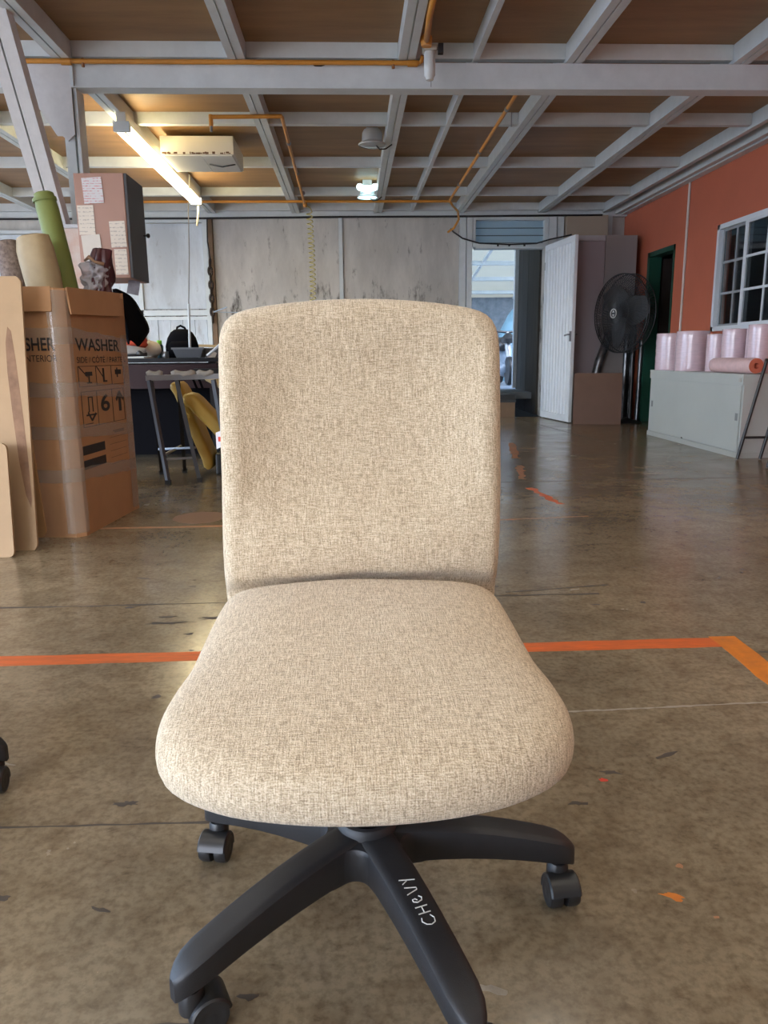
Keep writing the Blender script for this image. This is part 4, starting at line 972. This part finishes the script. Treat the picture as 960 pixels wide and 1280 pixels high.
for s_ in (-1, 1): mb.prism([(-.018, -.012), (.018, -.012), (0, .016)], FMx @ Vector((0, s_*.022, .130)), FL*s_, Vector((0, 0, s_)), .004)
mb.build('badge_mark', mat('pale_badge2', (.62, .62, .62), .4), bdg)
for k in range(3):
    rg = []
    for t in [i/8 for i in range(9)]:
        rr = .06+.35*t; wdt = .07+.10*math.sin(PI*min(1, t*.8+.15)); ring = []; 
        for s_, zz in ((-1, -.03), (0, -.004), (1, .03), (1, .026), (0, -.008), (-1, -.034)):
            aa = 2*PI*k/3 + .25*t + s_*wdt/max(rr, .1); ring.append(FMx @ Vector((rr*math.cos(aa), rr*math.sin(aa), zz-.02)))
        rg.append(ring)
    MB().loft(rg).build('blade', mat('fan_blade', (.05, .052, .056), .5, metal=0.), fan, smooth=40)
MB().lathe([(.02, -.24), (.085, -.23), (.095, -.17), (.095, -.10), (.06, -.05), (.05, .0), (.02, .005)], FMx, 24).build('motor', BLKM, fan, smooth=True)
back_c = FMx @ Vector((0, 0, -.20))
MB().tube([back_c, Vector((back_c.x, back_c.y, 1.22)), Vector((back_c.x, back_c.y, .05))], .022, 12).build('pole', BLKM, fan, smooth=True)
MB().lathe([(.17, .0), (.175, .012), (.06, .045), (.03, .07)], Matrix.Translation((back_c.x-.02, back_c.y+.02, 0)), 28).build('base', BLKM, fan, smooth=True)

# ---- metal cabinet
mc = thing('metal_cabinet', 'low grey-green sliding-door metal cabinet along the orange wall', 'cabinet', (3.36, 6.9, 0))
X0, X1, Y0, Y1, ZT = 3.118, 3.62, 5.94, 7.84, .672
MB().box(X0+.012, X1, Y0, Y1, .045, ZT-.012).build('body', METALCAB, mc, bevel=.003)
MB().box(X0, X1, Y0-.004, Y1+.004, ZT-.012, ZT).build('top', METALCAB, mc, bevel=.003)
MB().box(X0+.002, X0+.012, Y0, Y1, .588, ZT-.012).build('front_rail', METALCAB, mc)
MB().box(X0-.006, X0+.012, Y0+.03, Y0+.06, .61, .64).build('maker_plate', mat('beige_plate', (.5, .47, .42), .4), mc)
MB().box(X0+.002, X1, Y0, Y1, 0, .045).build('plinth', mat('plinth_enamel', (.44, .45, .42), .5), mc)
for y0, y1, dx in ((Y0+.02, 7.03, .004), (6.99, Y1-.05, .008)):
    d_ = MB().box(X0+dx-.004, X0+dx+.004, y0, y1, .055, .582).build('sliding_door', METALCAB, mc)
    MB().box(X0+dx-.006, X0+dx-.003, y0+.02 if y0 < 6.5 else y1-.06, y0+.06 if y0 < 6.5 else y1-.02, .30, .36).build('finger_pull', mat('pull_shadow', (.20, .21, .20), .4), d_)
MB().box(X0-.002, X0+.006, 6.98, 7.0, .05, .062).build('door_stop', DARK, mc)
# film rolls on top of it
def film(x, y, r_, hgt, label):
    t_o = thing('film_roll', label, 'film roll', (x, y, ZT), 'pink film rolls on the metal cabinet')
    rg = []; 
    pr_ = [(.03, 0), (r_*.99, 0), (r_, .006)] + [(r_*(1+.010*math.sin(i*2.9)), .006+(hgt-.012)*i/9) for i in range(1, 9)] + [(r_, hgt-.006), (r_*.985, hgt), (.035, hgt)]
    M = Matrix.Translation((x, y, ZT+.0005))
    MB().lathe(pr_, M, 32, False, False).build('film', FILM, t_o, smooth=50)
    MB().lathe([(.03, .001), (.036, .001), (.036, hgt+.004), (.030, hgt+.004), (.030, .001)], M, 20, False, False).build('core', mat('card_core', (.36, .25, .17), .8), t_o, smooth=True)
film(3.255, 7.69, .143, .362, 'pink film roll standing at the far left end of the metal cabinet')
film(3.285, 7.265, .150, .372, 'thickest pink film roll, second from the left on the metal cabinet')
film(3.36, 6.935, .085, .335, 'slim pink film roll half hidden behind its fatter neighbour and the lying roll')
film(3.41, 6.705, .105, .372, 'pink film roll standing below the left part of the window')
film(3.50, 6.50, .085, .37, 'pink film roll wedged at the back between two fatter ones below the window')
film(3.42, 6.29, .100, .395, 'tallest pink film roll, nearest the right edge of the picture')
lr = thing('film_roll', 'salmon film roll lying flat on the cabinet with an orange core end', 'film roll', (3.24, 6.5, ZT), 'pink film rolls on the metal cabinet')
a_ = Vector((3.225, 6.66, ZT+.064)); b_ = Vector((3.235, 5.98, ZT+.064)); dL = (b_-a_).normalized()
M = Matrix((Vector((1, 0, 0)), Vector((0, 0, 1)), dL)).transposed().to_4x4(); M.translation = a_
LL = (b_-a_).length
MB().lathe([(.02, 0), (.05, .0), (.060, .008)] + [(.062*(1+.02*math.sin(i*1.9)), .01+(LL-.02)*i/12) for i in range(1, 12)] + [(.062, LL-.006), (.060, LL)], M, 28, True, False).build('film', FILMP, lr, smooth=50)
MB().lathe([(.060, LL-.001), (.060, LL+.002), (.022, LL+.002), (.022, LL-.05)], M, 28, False, True).build('core', CORE, lr, smooth=30)
# ---- black steel trestle at the right edge
stl = thing('steel_trestle', 'black tube steel trestle standing in front of the metal cabinet at the right edge', 'trestle', (3.25, 5.6, 0))
for y in (5.85, 5.40):
    MB().tube([(3.075, y, .006), (3.245, y, .78)], .013, 10).build('leg', BLKM, stl, smooth=True)
    MB().tube([(3.262, y, .006), (3.43, y, .78)], .013, 10).build('leg', BLKM, stl, smooth=True)
    MB().tube([(3.112, y, .178), (3.30, y, .178)], .010, 8).build('rung', BLKM, stl, smooth=True)
    MB().tube([(3.235, y, .78), (3.44, y, .78)], .013, 8).build('top_bar', BLKM, stl, smooth=True)
for x, z in ((3.245, .78), (3.43, .78), (3.30, .178)): MB().tube([(x, 5.85, z), (x, 5.40, z)], .010, 8).build('cross_bar', BLKM, stl, smooth=True)

# ================================================================== CEILING THINGS
fl = thing('fluorescent_lamp', 'lit twin-tube fluorescent lamp under a joist above the wall cabinet', 'lamp', (-1.64, 7.6, 2.55))
MB().box(-1.71, -1.64, 6.16, 8.98, 2.575, 2.642).build('housing', mat('lamp_enamel', (.62, .62, .58), .4), fl)
for y in (6.17, 8.95): MB().box(-1.735, -1.615, y-.02, y+.02, 2.505, 2.575).build('lamp_holder', WPAINT, fl)
TUBE = emat('lit_tube', (1.0, .84, .50), 42.)
for x in (-1.71, -1.64): MB().tube([(x, 6.2, 2.525), (x, 8.92, 2.525)], .019, 14).build('tube', TUBE, fl, smooth=True)
MB().tube([(-1.66, 8.96, 2.50), (-1.655, 8.9, 2.40), (-1.665, 8.85, 2.27)], .012, 8).build('cable', mat('cream_cable', (.65, .60, .48), .5), fl, smooth='all')
cb = thing('ceiling_box', 'cream sheet-metal box fixed under the plywood right of the fluorescent lamp', 'ventilation box', (-1.28, 7.3, 2.56))
CREAM = mat('cream_enamel', (.62, .585, .50), .45, var=.06)
mb = MB(); mb.loft([[Vector(p) for p in ((-1.59, 7.0, z), (-.968, 7.0, z), (-.968, 7.62, z), (-1.59, 7.62, z))] for z in (2.551, 2.70)]); mb.build('body', CREAM, cb, bevel=.006)
RUST = mat('rust_spot', (.12, .06, .03), .8)
for k in range(26):
    x = random.uniform(-1.58, -.98); MB().box(x, x+random.uniform(.006, .03), 6.9985, 7.0005, 2.553+random.uniform(0, .006), 2.562+random.uniform(0, .012)).build('rust_spot', RUST, cb)
MB().box(-1.575, -1.25, 7.02, 7.60, 2.545, 2.551).build('bottom_panel', mat('white_enamel', (.60, .60, .57), .5), cb); MB().box(-1.245, -.985, 7.02, 7.60, 2.543, 2.551).build('bottom_panel', mat('white_enamel', (.60, .60, .57), .5), cb)
MB().tube([(-1.0, 7.3, 2.54), (-1.12, 7.32, 2.525), (-1.23, 7.3, 2.54)], .006, 6).build('wire', BLKW, cb, smooth='all')
def dome(name, c, r_, label, glow):
    t_o = thing(name, label, 'lamp', c, 'round ceiling lamps')
    x, y, z = c; M = Matrix.Translation(c)
    MB().lathe([(r_, 0), (r_*1.02, .008), (r_*.97, .014), (r_*.76, .03), (r_*.72, .10), (r_*.6, .125), (.01, .125)], M, 32, False, True).build('shade', mat('grey_lamp_enamel', (.46, .47, .47), .4) if not glow else mat('pale_lamp_glass', (.62, .72, .74), .3), t_o, smooth=50)
    MB().lathe([(r_*.95, .006), (r_*.6, -.004), (.002, -.008)], M, 32, False, True).build('diffuser', emat('lit_diffuser', (.62, .95, 1.0), 3.2) if glow else mat('grey_lens', (.34, .37, .38), .25), t_o, smooth='all')
    if glow:
        for s_ in (-1, 1): MB().lathe([(.01, 0), (.03, .015), (.036, .04), (.025, .065), (.005, .072)], Matrix.Translation((x+s_*.085, y-.06, z+.065)), 14).build('bulb', emat('lit_bulb', (.75, 1.0, 1.0), 5.), t_o, smooth='all')
        MB().lathe([(.02, 0), (.05, .01), (.055, .05), (.04, .07)], Matrix.Translation((x, y-.075, z+.04)), 14).build('bulb', emat('lit_bulb2', (.75, 1.0, 1.0), 5.), t_o, smooth='all')
    MB().tube([(x+r_*.3, y-.02, z-.004), (x+r_*.55, y, z-.03), (x+r_*1.0, y, z-.025), (x+r_*1.45, y, z+.01)], .006, 6).build('cable', BLKW, t_o, smooth='all')
    MB().box(x-.05, x+.05, y-.05, y+.05, z+.125, ZP-.001).build('mount', WPAINT, t_o)
dome('round_lamp', (.222, 7.0, 2.622), .118, 'unlit grey round lamp under the ceiling, nearer of the two', False)
dome('round_lamp', (.222, 8.95, 2.575), .112, 'lit bluish round lamp under the ceiling near the back wall', True)

pipe = thing('air_pipe', 'orange air pipe along the front of the big white beam', 'pipe', (-.7, 5.1, 2.645))
MB().tube([(-2.3, 5.135, 2.627), (.46, 5.135, 2.627)], .014, 10).build('pipe_run', ORANGE_PIPE, pipe, smooth=True)
for x in (.30, -1.60): MB().tube([(x, 5.135, 2.595), (x, 5.135, 2.63), (x, 5.135, 2.642)], .010, 8).build('pipe_clip', mat('brown_clip', (.33, .14, .05), .5), pipe, smooth='all')
for x in (-1.70, .42): MB().tube([(x-.03, 5.135, 2.624), (x+.03, 5.135, 2.624)], .019, 10).build('coupling', ORANGE_PIPE, pipe, smooth=True)
MB().tube([(.46, 5.135, 2.627), (.475, 5.13, 2.635), (.48, 5.11, 2.66)], .013, 8).build('elbow', ORANGE_PIPE, pipe, smooth='all')
p2 = thing('air_pipe', 'orange air pipe running overhead to the white filter hanging before the beam', 'pipe', (.46, 4.2, 2.66))
MB().tube([(.46, 3.2, 2.642), (.462, 4.5, 2.642), (.475, 4.80, 2.635)], .018, 10).build('pipe_run', ORANGE_PIPE, p2, smooth='all')
MB().lathe([(.03, -.02), (.034, 0), (.034, .03), (.02, .045)], Matrix.Translation((.48, 4.86, 2.64)), 14).build('union', ORANGE_PIPE, p2, smooth=True)
fil = thing('air_filter', 'white cylindrical air filter hanging beside the middle joist at the beam', 'filter', (.48, 4.9, 2.5))
MB().lathe([(.012, 2.455), (.022, 2.46), (.026, 2.475), (.034, 2.485), (.034, 2.60), (.030, 2.615)], Matrix.Translation((.505, 4.92, 0)), 20).build('bowl', mat('filter_white', (.60, .63, .62), .35), fil, smooth=True)
MB().box(.463, .545, 4.885, 4.955, 2.612, 2.645).build('head', mat('filter_head', (.45, .43, .36), .4), fil, bevel=.005)
MB().box(.555, .585, 4.90, 4.93, 2.60, 2.655).build('gauge', DARK, fil)
MB().tube([(.545, 4.92, 2.63), (.56, 4.92, 2.63)], .008, 8).build('nipple', GALV, fil)
rear = thing('air_pipe', 'orange air pipe crossing the ceiling close to the back wall', 'pipe', (-.6, 9.36, 2.62))
MB().tube([(-2.55, 9.40, 2.622), (1.17, 9.40, 2.622)], .015, 10).build('pipe_run', ORANGE_PIPE, rear, smooth=True)
MB().tube([(1.17, 9.40, 2.622), (1.21, 9.40, 2.622), (1.26, 9.55, 2.60), (1.36, 9.80, 2.58), (1.40, 10.0, 2.52), (1.36, 10.15, 2.44), (1.29, 10.22, 2.40)], .014, 10).build('drop', ORANGE_PIPE, rear, smooth='all')
br = thing('air_pipe', 'orange air pipe branch that runs along the ceiling left of the middle joist', 'pipe', (-.5, 7.9, 2.62))
MB().tube([(-.505, 9.40, 2.60), (-.485, 6.24, 2.625)], .014, 10).build('pipe_run', ORANGE_PIPE, br, smooth=True)
MB().tube([(-.485, 6.24, 2.625), (-.485, 6.2, 2.625), (-1.02, 6.22, 2.625)], .015, 10).build('pipe_run', ORANGE_PIPE, br, smooth=True)
MB().tube([(-1.02, 6.22, 2.64), (-1.02, 6.22, 2.56)], .016, 10).build('drop', ORANGE_PIPE, br, smooth=True); MB().tube([(-1.02, 6.22, 2.56), (-1.02, 6.22, 2.52)], .011, 8).build('nozzle', GALV, br, smooth=True)
for y in (6.9, 7.95, 8.9): MB().tube([(-.487, y-.02, 2.615), (-.487, y+.02, 2.615)], .019, 8).build('coupling', GALV, br, smooth=True)
MB().lathe([(.02, -.03), (.026, 0), (.02, .03)], Matrix.Translation((-.50, 9.42, 2.59)), 12).build('tee', ORANGE_PIPE, br, smooth=True)
b2 = thing('air_pipe', 'orange air pipe branch running diagonally under the ceiling right of the thin joist', 'pipe', (1.19, 7.5, 2.62))
MB().tube([(1.19, 5.40, 2.622), (1.20, 9.36, 2.622)], .014, 10).build('pipe_run', ORANGE_PIPE, b2, smooth=True)
for y in (6.0, 7.2, 8.5): MB().tube([(1.19, y-.02, 2.622), (1.19, y+.02, 2.622)], .018, 8).build('coupling', GALV, b2, smooth=True)
MB().tube([(1.225, 6.0, 2.60), (1.225, 6.0, 2.50)], .004, 6).build('tie', GALV, b2)
# coiled hose
pts = [(-.50, 9.42, 2.585), (-.49, 9.55, 2.60), (-.45, 9.68, 2.60)]
for k in range(24*14+1):
    a = 2*PI*k/14; t = k/(24*14); pts.append((-.47+.02*math.sin(t*3)+.035*math.cos(a), 9.75+.035*math.sin(a), 2.57-1.35*t))
tag(MB().tube(pts, .0075, 5).build('coiled_hose', HOSE, smooth='all'), 'pale yellow coiled air hose hanging down in front of the back wall', 'hose')
# black cables
def sagline(p, r_, name, lab): return tag(MB().tube(p, r_, 6).build(name, mat('black_cable', (.02, .02, .022), .6), smooth='all'), lab, 'cable')
sagline([(-5.5, 10.22, 2.575), (-2, 10.225, 2.578), (-.1, 10.22, 2.59), (1.4, 10.22, 2.592), (3.3, 10.20, 2.60)], .013, 'black_cable', 'long black cable fixed along the top of the back wall')
sagline([(1.32, 10.20, 2.44), (1.36, 10.2, 2.40), (1.48, 10.2, 2.32), (1.7, 10.22, 2.262), (2.1, 10.225, 2.245), (2.45, 10.2, 2.255), (2.62, 10.17, 2.30), (2.85, 10.0, 2.33)], .010, 'black_cable', 'black cable sagging across the doorway under the louvre window')
sagline([(-1.79, 10.215, 2.57), (-1.80, 10.21, 2.3), (-1.77, 10.20, 2.05)], .008, 'black_cable', 'black cable hanging down the post left of the stained wall')
